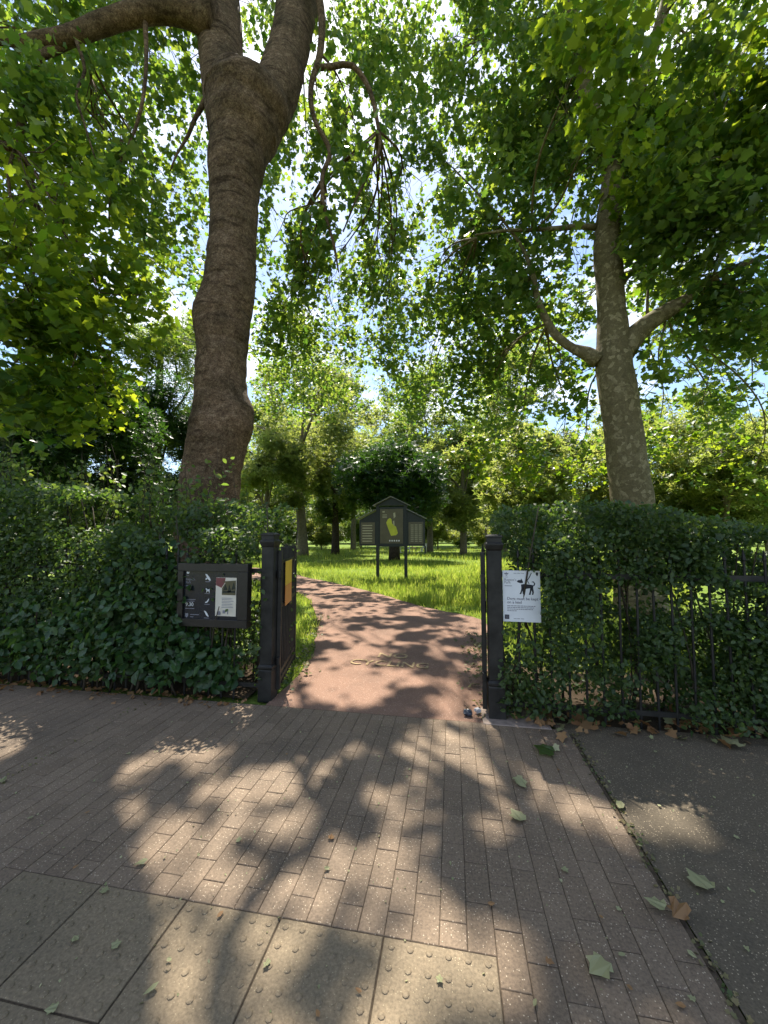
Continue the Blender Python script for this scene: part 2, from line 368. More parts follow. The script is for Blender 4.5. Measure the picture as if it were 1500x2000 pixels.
def bark_plane():
    m, n, l = new_mat('flaking olive plane bark')
    g = n.new('ShaderNodeNewGeometry'); w = noise(n, l, 3.0, 4, 0.6)
    ad = n.new('ShaderNodeVectorMath'); ad.operation = 'MULTIPLY_ADD'; ad.inputs[1].default_value = (0.35, 0.35, 0.35)
    l.new(w.outputs['Color'], ad.inputs[0]); l.new(g.outputs['Position'], ad.inputs[2])
    vo = n.new('ShaderNodeTexVoronoi'); vo.inputs['Scale'].default_value = 13.0; l.new(ad.outputs[0], vo.inputs['Vector'])
    sep = n.new('ShaderNodeSeparateColor'); l.new(vo.outputs['Color'], sep.inputs[0])
    r = ramp(n, [(0.0, (.105, .085, .042)), (0.55, (.130, .106, .054)), (0.8, (.165, .136, .074)), (0.97, (.24, .20, .115))])
    l.new(sep.outputs[0], r.inputs[0]); c = noise(n, l, 30, 6, 0.7)
    r2 = ramp(n, [(0.3, (.6, .6, .6)), (0.7, (1.25, 1.25, 1.25))]); l.new(c.outputs['Fac'], r2.inputs[0])
    cc = mixc(n, l, r.outputs[0], r2.outputs[0], 1.0, 'MULTIPLY')
    h = mixc(n, l, sep.outputs[0], c.outputs['Fac'], 0.5)
    return finish(m, n, l, cc, 0.85, h, 0.6, 0.02, 0.2)
def worn_paint():
    m, n, l = new_mat('worn yellow path paint'); a = noise(n, l, 0.8, 6, 0.65); b = noise(n, l, 22, 6, 0.75)
    r = ramp(n, [(0.3, (.175, .106, .076)), (0.7, (.275, .178, .132))]); l.new(a.outputs['Fac'], r.inputs[0])
    w = ramp(n, [(0.40, (.75, .75, .75)), (0.58, (.05, .05, .05))]); l.new(b.outputs['Fac'], w.inputs[0])
    return finish(m, n, l, mixc(n, l, r.outputs[0], (.50, .39, .18), w.outputs[0]), 0.9, b.outputs['Fac'], 0.2, 0.004, 0.15)
M['paint_mark'] = worn_paint()
M['path'], M['turf'], M['soil'], M['barkA'], M['barkB'] = speckled('red gravel path', (.205, .120, .084), (.215, .128, .09), (.40, .30, .23), 0.12, 110.0, stain=(.125, .076, .055), rough=.95), ground_mat(), soil_mat(), bark_brown(), bark_plane()
M['barkD'] = plain('dark bark', (.045, .036, .026), 0.95, 0.1, 0.45, 9, 0.6)
M['barkF'] = plain('pale far bark', (.15, .13, .09), 0.9, 0.1, 0.3, 6, 0.4)

# ------------------------------------------------------------------ the setting
FY = 3.56                                   # line of the railings
def structure(name, poly, z, mat):
    o = MB().sheet(poly, z).build(name, mat); tag(o, kind='structure'); return o
structure('ground', [(-700, -500), (700, -500), (700, 900), (-700, 900)], -0.045, M['turf'])
XL, XR, YT = -5.0907, 0.92, 3.42              # paved crossover between the two asphalt footways
structure('footway', [(XR, -12), (40, -12), (40, FY - 0.02), (0.75, FY - 0.02), (XR, YT - 0.12)], -0.001, M['asphalt_r'])
structure('footway', [(-40, -12), (XL, -12), (XL, FY - 0.02), (-40, FY - 0.02)], -0.001, M['asphalt_l'])
def soil_bed(x0, x1, y0, y1):
    nx, ny = 60, 10; v = []; f = []
    for j in range(ny + 1):
        for i in range(nx + 1):
            x = x0 + (x1 - x0) * i / nx; y = y0 + (y1 - y0) * j / ny
            z = -0.012 + 0.06 * math.sin(math.pi * j / ny) * vn1((x, y, 0), 1.5)
            v.append((x, y, z))
    for j in range(ny):
        for i in range(nx):
            a = j * (nx + 1) + i; f.append((a, a + 1, a + nx + 2, a + nx + 1))
    o = MB().add(v, f).build('soil_bed', M['soil']); tag(o, kind='structure')
soil_bed(0.42, 14, FY - 0.01, FY + 1.5); soil_bed(-16, -1.98, FY - 0.01, FY + 1.3)

# red path: edges measured on the ground
right = [(0.40, YT + 0.012), (0.42, 4.2), (0.46, 5.6)] + [tuple(G(*q)[:2]) for q in [(945, 1210), (830, 1185), (745, 1160), (690, 1146), (640, 1135), (600, 1127), (565, 1118), (500, 1108)]]
left = [(-1.74, YT + 0.012), (-1.72, 4.2)] + [tuple(G(*q)[:2]) for q in [(603, 1290), (618, 1235), (617, 1200), (602, 1170), (560, 1148), (480, 1130), (400, 1120)]]
def smooth_line(pts, m):
    p, _ = resample([Vector((x, y, 0)) for x, y in pts], [0] * len(pts), 0.35)
    d = [0]
    for i in range(1, len(p)): d.append(d[-1] + (p[i] - p[i - 1]).length)
    out = []
    for k in range(m + 1):
        s = d[-1] * k / m; i = next((j for j in range(1, len(d)) if d[j] >= s - 1e-9), len(d) - 1)
        t = (s - d[i - 1]) / max(d[i] - d[i - 1], 1e-9); out.append(p[i - 1].lerp(p[i], t))
    return out
NR = 60; rl, ll = smooth_line(right, NR), smooth_line(left, NR)
v = []; f = []
for i in range(NR + 1):
    for k in range(7):
        q = ll[i].lerp(rl[i], k / 6); e = 0.06 * (vn1((q.x, q.y, 1), 3.0) - 0.5) if k in (0, 6) else 0
        v.append((q.x + e, q.y + e, -0.012 + 0.012 * math.sin(math.pi * k / 6) * min(1, i / 8)))
for i in range(NR):
    for k in range(6):
        a = i * 7 + k; f.append((a, a + 1, a + 8, a + 7))
po = MB().add(v, f).build('path', M['path']); smooth(po.data); tag(po, kind='structure')
PATH_POLY = np.array([(p.x, p.y) for p in ll] + [(p.x, p.y) for p in rl[::-1]])
def inside(poly, x, y):
    res = np.zeros(len(x), dtype=bool); j = len(poly) - 1
    for i in range(len(poly)):
        xi, yi = poly[i]; xj, yj = poly[j]
        c = ((yi > y) != (yj > y)) & (x < (xj - xi) * (y - yi) / (yj - yi + 1e-12) + xi); res ^= c; j = i
    return res

# paving: bed, blocks, tactile slabs
pav = structure('paving', [(XL, -3), (XR - 0.004, -3), (XR - 0.004, YT - 0.1), (0.78, YT + 0.01), (XL, YT + 0.01)], -0.0036, M['joint'])
bw, bd = 0.1067, 0.2044
TX0, TP, TYT, TROWS = XL + .01 + 29 * bw, 4 * bw, YT - 9 * bd, 6
TX1 = TX0 + TP * 5
def block_mesh(w, d, h, ch=0.0022):
    m = MB(); a, b = w / 2, d / 2
    v = [(-a, -b, -h), (a, -b, -h), (a, b, -h), (-a, b, -h), (-a, -b, -ch), (a, -b, -ch), (a, b, -ch), (-a, b, -ch),
         (-a + ch, -b + ch, 0), (a - ch, -b + ch, 0), (a - ch, b - ch, 0), (-a + ch, b - ch, 0)]
    f = [(0, 1, 5, 4), (1, 2, 6, 5), (2, 3, 7, 6), (3, 0, 4, 7), (4, 5, 9, 8), (5, 6, 10, 9), (6, 7, 11, 10), (7, 4, 8, 11), (8, 9, 10, 11)]
    m.add(v, f); return m
JG = 0.0026
bme = block_mesh(bw - JG, bd - JG, 0.03).mesh('paving_block'); bme.materials.append(M['brick'])
spots = []
nc = int((XR - XL) / bw)
for r in range(34):
    y = YT - bd * (r + 0.5)
    if y < -2.8: break
    for c in range(nc):
        x = XL + 0.01 + bw * (c + 0.5)
        y2 = y + (bd / 2 if c % 2 else 0)
        if y2 > YT - 0.05: continue
        if TX0 < x < TX1 and y2 < TYT + bd * .3: continue
        spots.append((x, y2))
fill = []
for c in range(nc):                          # half blocks along the gate line
    if c % 2:
        fx = XL + 0.01 + bw * (c + 0.5); fill.append((fx, YT - bd / 4))
        if TX0 < fx < TX1: fill.append((fx, TYT + bd / 4))
def cam_xy(x, y): return (x * CY + y * SY, -x * SY + y * CY)
def vis(x, y):
    a, d = cam_xy(x, y); return d > 1.30 and abs(a) < d * 1.02
order = sorted(spots, key=lambda s: (not vis(*s), s[0] ** 2 + s[1] ** 2))
for k, (x, y) in enumerate(order[:300]):
    o = bpy.data.objects.new('paving_block', bme); col.objects.link(o); o.parent = pav
    o.location = (x, y, 0.0015 * random.uniform(-1, 1)); o.rotation_euler = (R(random.uniform(-.35, .35)), R(random.uniform(-.5, .5)), R(random.uniform(-.4, .4)))
rest = MB()
for x, y in order[300:]:
    m = block_mesh(bw - JG, bd - JG, 0.03); z = 0.0015 * random.uniform(-1, 1)
    rest.add([(p[0] + x, p[1] + y, p[2] + z) for p in m.v], m.f)
for x, y in fill:
    m = block_mesh(bw - JG, bd / 2 - JG, 0.03)
    rest.add([(p[0] + x, p[1] + y, p[2]) for p in m.v], m.f)
ro = rest.build('paving_blocks_beyond', M['brick'], pav); ro['kind'] = 'stuff'
tm = block_mesh(TP - 0.007, TP - 0.007, 0.03)
for i in range(6):
    for j in range(6):
        cx, cy = (i - 2.5) * TP / 6, (j - 2.5) * TP / 6
        v = []; f = []; prof = [(0.0135, -0.0005), (0.0125, 0.0028), (0.009, 0.0042), (0.0045, 0.0047)]
        for r_, z_ in prof:
            for k in range(8): v.append((cx + r_ * math.cos(k * math.pi / 4), cy + r_ * math.sin(k * math.pi / 4), z_))
        for a in range(3):
            for k in range(8): f.append((a * 8 + k, a * 8 + (k + 1) % 8, a * 8 + 8 + (k + 1) % 8, a * 8 + 8 + k))
        f.append(tuple(24 + k for k in range(8))); tm.add(v, f)
tme = tm.mesh('tactile_slab'); tme.materials.append(M['tactile'])
for i in range(5):
    for j in range(TROWS):
        o = bpy.data.objects.new('tactile_slab', tme); col.objects.link(o); o.parent = pav
        o.location = (TX0 + TP * (i + 0.5), TYT - TP * (j + 0.5), 0.001 * random.uniform(-1, 1.5)); o.rotation_euler = (R(random.uniform(-.2, .2)), R(random.uniform(-.25, .25)), 0)
# narrow concrete edging at the foot of the right gate post
MB().box(0.24, 0.78, 3.40, 3.72, -0.03, 0.006).build('concrete_footing', M['concrete'], None, None, 0.004)
tag(bpy.data.objects['concrete_footing'], kind='structure')

# lettering on the path
def text(name, body, size, mat, parent, loc, rot=(math.pi / 2, 0, 0), sx=1.0, ext=0.0006, align='LEFT', bold=0.0):
    cu = bpy.data.curves.new(name, 'FONT'); cu.body = body; cu.size = size; cu.extrude = ext; cu.align_x = align; cu.offset = bold; cu.resolution_u = 3
    tmp = bpy.data.objects.new(name + '_tmp', cu); col.objects.link(tmp)
    dg = bpy.context.evaluated_depsgraph_get(); me = bpy.data.meshes.new_from_object(tmp.evaluated_get(dg))
    bpy.data.objects.remove(tmp); bpy.data.curves.remove(cu)
    me.materials.clear(); o = link(name, me, mat, parent, loc); o.rotation_euler = rot; o.scale = (sx, 1, 1); return o
a, b = G(680, 1296), G(870, 1308)
text('path_lettering', 'CYCLING', 0.27, M['paint_mark'], po, (a.x, a.y, 0.0022), (0, 0, math.atan2(b.y - a.y, b.x - a.x)), 0.86, 0.0006, bold=0.004)
a = G(735, 1283)
text('path_lettering', 'NO', 0.27, M['paint_mark'], po, (a.x, a.y, 0.0022), (0, 0, math.atan2(b.y - G(680, 1296).y, b.x - G(680, 1296).x)), 0.95, 0.0006, bold=0.004)

# ------------------------------------------------------------------ gate posts, gate leaves, railings
def gate_post(x, y, label, h=1.56, w=0.062):
    t = empty('gate_post', (x, y, 0))
    MB().stack([(w + .007, -0.03), (w + .007, .26), (w + .003, .275)]).build('base', M['black'], t, None)
    MB().stack([(w + .004, .272), (w + .012, .285), (w + .012, .300), (w, .32)]).build('collar', M['black'], t)
    MB().stack([(w, .318), (w, h - .12)]).build('shaft', M['black'], t, None, 0.006)
    MB().stack([(w - .002, h - .125), (w + .006, h - .11), (w + .016, h - .075), (w + .016, h - .062), (w + .002, h - .05)]).build('neck_moulding', M['black'], t)
    MB().stack([(w + .001, h - .052), (w + .001, h - .012), (w + .009, h - .008), (w + .009, h + .004), (w - .016, h + .02)]).build('cap', M['black'], t)
    tag(t, label, 'gate post', 'gate posts'); return t
RP = W(0.98, 3.45); LP = W(-1.14, 3.87)
gate_post(RP.x, RP.y, 'square black iron gate post beside the white dog sign')
gate_post(LP.x, LP.y, 'square black iron gate post beside the dark notice case', 1.58)
def gate_leaf(x, y, ang, L, label):
    t = empty('gate_leaf', (x, y, 0), ang); H = 1.42
    for u in (0.02, L - 0.02): MB().box(u - .022, u + .022, -.02, .02, .05, H).build('stile', M['black'], t, None, .004)
    for z in (.12, .20, .86, 1.30): MB().box(.04, L - .04, -.012, .012, z - .018, z + .018).build('rail', M['black'], t)
    nb = int((L - .1) / .085); bm_ = MB().stack([(.009, .05), (.009, H + .02), (.002, H + .06)], 6).mesh('bar'); bm_.materials.append(M['black'])
    for k in range(nb):
        o = bpy.data.objects.new('bar', bm_); col.objects.link(o); o.parent = t; o.location = (.09 + k * (L - .16) / (nb - 1), 0, 0)
    for z in (.3, 1.15): MB().stack([(.02, z), (.02, z + .07)], 8, -.02, 0).build('hinge', M['black'], t)
    MB().box(L * .45, L * .62, -.028, .028, .8, .92).build('lock_box', M['black'], t, None, .004)
    tag(t, label, 'gate', 'open gate leaves'); return t
ga = W(-1.05, 3.90); gb = W(-1.115, 4.82)
gate_leaf(ga.x, ga.y, math.atan2(gb.y - ga.y, gb.x - ga.x), 0.98, 'open black iron gate leaf carrying a yellow and orange notice')
gc = W(0.885, 3.47); gd = W(1.13, 4.40)
gate_leaf(gc.x, gc.y, math.atan2(gd.y - gc.y, gd.x - gc.x), 0.98, 'open black iron gate leaf swung in beside the dog sign post')
# notice on the left leaf
gdir = (gb - ga).normalized(); ang = math.atan2(gdir.y, gdir.x)
ns = empty('gate_notice', ga + gdir * 0.16 + Vector((0, 0, 0)), ang)
MB().box(0, .36, -.034, -.027, 1.05, 1.30).build('upper_face', M['yellow'], ns)
MB().box(0, .36, -.034, -.027, .84, 1.047).build('lower_face', M['orange'], ns)
tag(ns, 'yellow over orange notice fixed to the open gate leaf', 'sign')

def railing(x0, x1, label, skip=None):
    t = empty('iron_railing', ((x0 + x1) / 2, FY, 0)); cx = (x0 + x1) / 2
    MB().box(x0 - cx, x1 - cx, -.008, .008, 1.20, 1.245).build('top_rail', M['black'], t)
    MB().box(x0 - cx, x1 - cx, -.008, .008, .10, .14).build('bottom_rail', M['black'], t)
    bm_ = MB().stack([(.0095, -.03), (.0095, 1.36), (.014, 1.37), (.011, 1.40), (.001, 1.46)], 8).mesh('bar'); bm_.materials.append(M['black'])
    n = int((x1 - x0) / .135)
    for k in range(1, n):
        o = bpy.data.objects.new('bar', bm_); col.objects.link(o); o.parent = t; o.location = (x0 - cx + k * .135, 0, 0)
        o.rotation_euler = (R(random.uniform(-.4, .4)), R(random.uniform(-.5, .5)), 0)
    tag(t, label, 'railing', 'park railings'); return t
railing(RP.x + .06, RP.x + 5.6, 'black iron railing in front of the right hedge by the dog sign')
railing(LP.x - 6.0, LP.x - .06, 'black iron railing buried in the left hedge under the notice case')

# ------------------------------------------------------------------ dog sign on the right railing
sg = empty('dog_sign', (at(1025, 1221, 3.25).x, FY - .03, at(1025, 1221, 3.25).z)); SW, SH = .312, .44
sgx = -SW / 2
MB().box(sgx, -sgx, -.004, 0, 0, SH).build('sheet', M['sheet'], sg)
def zz(v): return SH * (1 - v)
def poly_part(name, pts, mat, parent, th=.0012, y=-.004):
    m = MB()
    for p in pts: m.prism(p, y - th, y)
    return m.build(name, mat, parent)
def S(u, v): return (sgx + SW * u, zz(v))
dog = []
def blob(*uv): return [S(u, v) for u, v in uv]
dog.append(blob((.385, .205), (.43, .185), (.485, .185), (.50, .155), (.525, .185), (.55, .225), (.545, .24), (.47, .245), (.40, .23)))        # head
dog.append(blob((.49, .275), (.56, .262), (.72, .27), (.80, .28), (.82, .30), (.81, .335), (.70, .345), (.60, .36), (.50, .345)))             # body
dog.append(blob((.50, .335), (.56, .335), (.525, .40), (.49, .46), (.445, .46), (.485, .40)))
dog.append(blob((.545, .335), (.60, .335), (.575, .41), (.575, .46), (.535, .46), (.53, .40)))
dog.append(blob((.735, .33), (.79, .33), (.76, .40), (.74, .47), (.69, .47), (.72, .40)))
dog.append(blob((.77, .33), (.81, .33), (.825, .39), (.83, .42), (.81, .47), (.775, .47), (.785, .42), (.765, .38)))
dog.append(blob((.79, .283), (.825, .28), (.84, .25), (.81, .225), (.775, .225), (.785, .21), (.83, .208), (.87, .25), (.855, .285), (.81, .305)))   # tail
for d_ in dog: pass
poly_part('dog_picture', dog, M['ink'], sg)
poly_part('lead_picture', [blob((.585, .265), (.60, .265), (.645, .215), (.725, .135), (.785, .045), (.765, .04), (.70, .135), (.63, .20)), blob((.66, .20), (.675, .195), (.72, .262), (.70, .262)),
                           blob((.89, .035), (.93, .03), (.955, .05), (.945, .085), (.92, .105), (.89, .075))], M['ink'], sg)
poly_part('crest', [blob((.055, .075), (.045, .045), (.075, .055), (.105, .035), (.135, .055), (.165, .045), (.155, .075)), blob((.075, .085), (.14, .085), (.105, .105))], M['grey_ink'], sg)
def stext(body, u, v, size, mat=M['grey_ink'], bold=.0): return text('sign_lettering', body, size, mat, sg, (sgx + SW * u, -.0045, zz(v)), bold=bold)
stext('THE', .075, .14, .011); stext("Regent's", .045, .205, .030); stext('Park', .045, .258, .030)
stext('Dogs must be kept', .11, .575, .0335, M['grey_ink'], .0006); stext('on a lead', .11, .645, .0335, M['grey_ink'], .0006)
bars = []
for k, (u0, u1) in enumerate([(.11, .86), (.11, .82), (.11, .82), (.11, .36)]):
    u = u0
    while u < u1 - .02:
        wd = min(random.uniform(.03, .09), u1 - u); v0 = .685 + k * .032; bars.append(blob((u, v0), (u + wd, v0), (u + wd, v0 + .013), (u, v0 + .013))); u += wd + .012
u = .05
bars.append(blob((.05, .297), (.25, .297), (.25, .308), (.05, .308)))
for u in (.28, .37, .47): bars.append(blob((u, .935), (u + .08, .935), (u + .08, .944), (u, .944)))
for u in (.3, .4, .5): bars.append(blob((u, .05), (u + .08, .05), (u + .08, .058), (u, .058)))
poly_part('small_print', bars, M['grey_ink'], sg)
poly_part('square_logo', [blob((.04, .865), (.16, .865), (.16, .95), (.04, .95))], M['ink'], sg)
poly_part('logo_lines', [blob((.055, v0), (.145, v0), (.145, v0 + .008), (.055, v0 + .008)) for v0 in (.885, .905, .925)], M['grey_ink'], sg, .0006, -.0052)
tag(sg, 'white sheet sign with black dog on a lead fixed to the railing', 'sign')

# ------------------------------------------------------------------ notice case on the left railing
CW, CH = .755, .615
cc = at(433, 1158, 3.97); nc_ = empty('notice_case', (cc.x, FY - .05, cc.z - CH / 2))
h = CW / 2
fr = MB().box(-h, h, -.06, .0, 0, .075).box(-h, h, -.06, .0, CH - .075, CH).box(-h, -h + .06, -.06, .0, .0765, CH - .0765).box(h - .10, h, -.06, .0, .0765, CH - .0765)
fr.build('frame', M['casefr'], nc_, None, .003)
MB().box(-h + .002, h - .002, .001, .03, .004, CH - .004).build('backing', M['casefr'], nc_)
x0, x1, z0, z1 = -h + .06, h - .10, .075, CH - .075
MB().box(x0 + .001, x1 - .001, -.036, -.03, z0 + .001, z1 - .001).build('printed_panel', M['panel'], nc_)
def Cc(u, v): return (x0 + (x1 - x0) * u, z1 - (z1 - z0) * v)
def cblob(*uv): return [Cc(u, v) for u, v in uv]
def cpoly(name, pts, mat, y=-.0365, th=.001): return poly_part(name, pts, mat, nc_, th, y)
cpoly('poster', [cblob((.585, .13), (.955, .13), (.955, .93), (.585, .93))], M['cream'])
cpoly('poster_corner', [cblob((.587, .135), (.76, .135), (.745, .24), (.69, .345), (.587, .29))], M['maroon'], -.0376)
cpoly('poster_photo', [cblob((.70, .21), (.945, .185), (.945, .49), (.70, .49), (.70, .35), (.76, .24))], M['mapbg'], -.0387)
cpoly('poster_photo_trees', [cblob((.72, .40), (.76, .26), (.80, .38)), cblob((.80, .44), (.83, .27), (.87, .42)), cblob((.87, .38), (.91, .22), (.94, .36)), cblob((.71, .41), (.94, .40), (.94, .44), (.71, .45))], M['boardfr'], -.0398)
pl = []
for k in range(7): pl.append(cblob((.70, .55 + k * .032), (.70 + .2 * random.uniform(.6, 1.1), .55 + k * .032), (.91, .562 + k * .032), (.70, .562 + k * .032)))
cpoly('poster_print', pl, M['grey_ink'], -.0376)
cpoly('poster_marks', [cblob((.615, .86), (.64, .83), (.675, .83), (.69, .87), (.68, .91), (.62, .91)), cblob((.72, .81), (.77, .81), (.77, .875), (.72, .875)), cblob((.80, .805), (.82, .805), (.82, .89), (.80, .89))], M['grey_ink'], -.0376)
icons = [[((.385, .06), (.42, .07), (.46, .12), (.49, .19), (.47, .205), (.43, .16)), ((.40, .14), (.425, .15), (.42, .18), (.39, .18))],
         [((.40, .375), (.41, .36), (.435, .385), (.455, .385), (.475, .37), (.47, .40), (.475, .45), (.46, .45), (.455, .42), (.435, .42), (.425, .45), (.41, .45), (.415, .41))],
         [((.46, .575), (.47, .59), (.45, .64), (.43, .665), (.40, .67), (.395, .655), (.43, .63))],
         [((.38, .83), (.41, .84), (.44, .88), (.47, .95), (.455, .955), (.42, .92))]]
for ic in icons: cpoly('white_pictogram', [cblob(*p) for p in ic], M['white'])
for v0 in (.225, .475, .70, .985): cpoly('caption', [cblob((.385, v0 - .008), (.48, v0 - .008), (.48, v0 + .004), (.385, v0 + .004))], M['grey_ink'])
cpoly('crest', [cblob((.035, .035), (.05, .015), (.065, .03), (.08, .015), (.09, .035), (.08, .06), (.045, .06))], M['white'])
def ctext(body, u, v, size, mat=M['grey_ink']): q = Cc(u, v); return text('case_lettering', body, size, mat, nc_, (q[0], -.0368, q[1]))
ctext('THE', .035, .11, .014); ctext("Regent's", .03, .20, .030); ctext('Park', .03, .265, .030); ctext('9.30', .035, .745, .052, M['white'])
cpoly('small_print', [cblob((.03, v0), (u1, v0), (u1, v0 + .012), (.03, v0 + .012)) for v0, u1 in ((.31, .15), (.60, .22), (.635, .20), (.79, .2))] + [cblob((.13, .915), (.29, .915), (.29, .928), (.13, .928)), cblob((.13, .965), (.19, .965), (.19, .977), (.13, .977))], M['grey_ink'])
cpoly('shield_mark', [cblob((.035, .90), (.09, .90), (.09, .96), (.062, .99), (.035, .96))], M['grey_ink'])
poster = next(c for c in nc_.children if c.name.split('.')[0] == 'poster')
for c in list(nc_.children):
    if c.name.startswith('poster_'): c.parent = poster
    if c.name.startswith('small_print'): c['kind'] = 'stuff'
for c in sg.children:
    if c.name.startswith('small_print'): c['kind'] = 'stuff'
tag(nc_, 'dark framed notice case with white pictograms and a cream poster', 'notice case')

# ------------------------------------------------------------------ map board on the grass
bp = G(738, 1130).lerp(G(793, 1132), .5); bd_ = empty('map_board', (bp.x, bp.y, -.03), R(-3))
hw = .54
for s in (-1, 1): MB().box(s * hw - .055, s * hw + .055, -.055, .055, 0, 2.80).build('post', M['boardfr'], bd_, None, .006)
MB().box(-hw + .056, hw - .056, -.03, .03, 1.24, 2.74).build('centre_panel', M['boardfr'], bd_)
MB().prism([(-hw - .1, 2.79), (hw + .1, 2.79), (0, 3.10)], -.05, .05).build('gable', M['boardfr'], bd_)
def slope(name, xa, za, xb, zb, parent, y=.20, t=.022):
    MB().prism([(xa, za), (xb, zb), (xb, zb + t), (xa, za + t)], -y, y).build(name, M['roofedge'], parent)
slope('roof_board', -hw - .16, 2.775, 0, 3.115, bd_); slope('roof_board', hw + .16, 2.775, .0, 3.115, bd_)
MB().box(-hw + .10, hw - .10, -.036, -.031, 1.36, 2.66).build('map_panel', M['mapbg'], bd_)
mp_ = lambda pts: [((x - .5) * .88, 1.36 + 1.30 * (1 - z)) for x, z in pts]
poly_part('map_shape', [mp_([(.27, .40), (.34, .30), (.43, .26), (.50, .30), (.52, .42), (.60, .46), (.70, .52), (.78, .70), (.70, .76), (.48, .78), (.42, .68), (.33, .52)])], M['mapyel'], bd_, .002, -.0365)
poly_part('map_town', [mp_([(.58, .12), (.66, .10), (.68, .22), (.60, .28)]), mp_([(.56, .36), (.62, .34), (.64, .50), (.58, .48)])], M['maptxt'], bd_, .002, -.0365)
poly_part('map_symbols', [mp_([(.40 + k * .1, .90), (.45 + k * .1, .90), (.45 + k * .1, .94), (.40 + k * .1, .94)]) for k in range(5)], M['whitepaint'], bd_, .002, -.0365)
poly_part('map_print', [mp_([(.1, .06), (.2, .05), (.2, .10), (.1, .10)])] + [mp_([(.1, z), (.3, z), (.3, z + .015), (.1, z + .015)]) for z in (.16, .20, .24)], M['maptxt'], bd_, .002, -.0365)
for s in (-1, 1):
    xa, xb = s * (hw + .056), s * (hw + .72)
    MB().prism([(xa, 1.27), (xb, 1.27), (xb, 2.26), (xa, 2.60)], -.03, .03).build('side_panel', M['boardfr'], bd_)
    slope('roof_board', xa, 2.63, s * (hw + .78), 2.27, bd_, .18)
    l0, l1 = sorted((s * (hw + .11), s * (hw + .66)))
    MB().box(l0, l1, -.036, -.031, 1.34, 2.16).build('text_panel', M['mapbg'], bd_)
    pr = []
    for k in range(7 if s < 0 else 3):
        if s < 0: z = 2.06 - k * .10; pr.append([(l0 + .06, z), (l1 - random.uniform(.05, .15), z), (l1 - .1, z - .035), (l0 + .06, z - .035)])
        else:
            xx = l0 + .08 + k * .15
            for q in range(9): pr.append([(xx, 2.06 - q * .075), (xx + .11, 2.06 - q * .075), (xx + .11, 2.035 - q * .075), (xx, 2.035 - q * .075)])
    poly_part('panel_print', pr, M['maptxt'], next(c for c in bd_.children if c.name.startswith('text_panel') and not c.children), .002, -.0365)
    if s > 0: MB().box(hw + .69, hw + .75, -.03, .03, 1.0, 1.268).build('bracket', M['boardfr'], bd_)
mpan = next(c for c in bd_.children if c.name.startswith('map_panel'))
for c in list(bd_.children):
    if c.name.split('.')[0] in ('map_shape', 'map_town', 'map_symbols', 'map_print'): c.parent = mpan
tag(bd_, 'dark gabled park map board on two posts in the long grass', 'notice board')

# ------------------------------------------------------------------ litter by the gate
def crumple(name, loc, r, mat, label, cat, seed, sq=(1, 1, .6)):
    bm = bmesh.new(); bmesh.ops.create_icosphere(bm, subdivisions=3, radius=1)
    for v_ in bm.verts:
        k = .6 + .8 * vn1(v_.co, 1.6, seed) + .35 * vn1(v_.co, 4.5, seed)
        v_.co = Vector((v_.co.x * r * k * sq[0], v_.co.y * r * k * sq[1], v_.co.z * r * k * sq[2] + r * sq[2] * .8))
    me = bpy.data.meshes.new(name); bm.to_mesh(me); bm.free(); o = link(name, me, mat, None, loc); tag(o, label, cat); return o
crumple('plastic_bag', G(914, 1396), .028, M['bag'], 'crumpled dark plastic bag on the path by the gate', 'bag', 3.1, (1.2, .9, .8))
crumple('paper_tissue', G(934, 1392), .026, M['tissue'], 'crumpled white tissue on the path by the gate post', 'tissue', 8.4, (1, .8, .9))

# ------------------------------------------------------------------ trees
def add_crown(parent, name, parts, mat, tpl, kind=None):
    pos = np.concatenate([p[0] for p in parts]); nr = np.concatenate([p[1] for p in parts]); dr = np.concatenate([p[2] for p in parts]); sz = np.concatenate([p[3] for p in parts])
    me = leaf_mesh(name, pos, nr, dr, sz, tpl); o = link(name, me, mat, parent)
    if kind: o['kind'] = kind
    return o
def bend(a, b, sag, n=5):
    a, b = Vector(a), Vector(b); side = (b - a).cross(Vector((0, 0, 1)))
    side = side.normalized() if side.length > 1e-3 else Vector((1, 0, 0))
    L = (b - a).length; s1, s2 = random.uniform(-.09, .09), random.uniform(-.07, .07)
    return [a.lerp(b, t) + Vector((0, 0, sag * L * math.sin(math.pi * t))) + side * L * (s1 * math.sin(math.pi * t) + s2 * math.sin(2 * math.pi * t)) for t in [i / n for i in range(n + 1)]]
def tubes_joined(name, lst, mat, parent, seg=5):
    m = MB()
    for pts, rad in lst:
        v, f = tube_arrays(pts, rad, seg); m.add(v, f)
    me = bpy.data.meshes.new(name); me.from_pydata(m.v, [], m.f); smooth(me)
    return link(name, me, mat, parent)
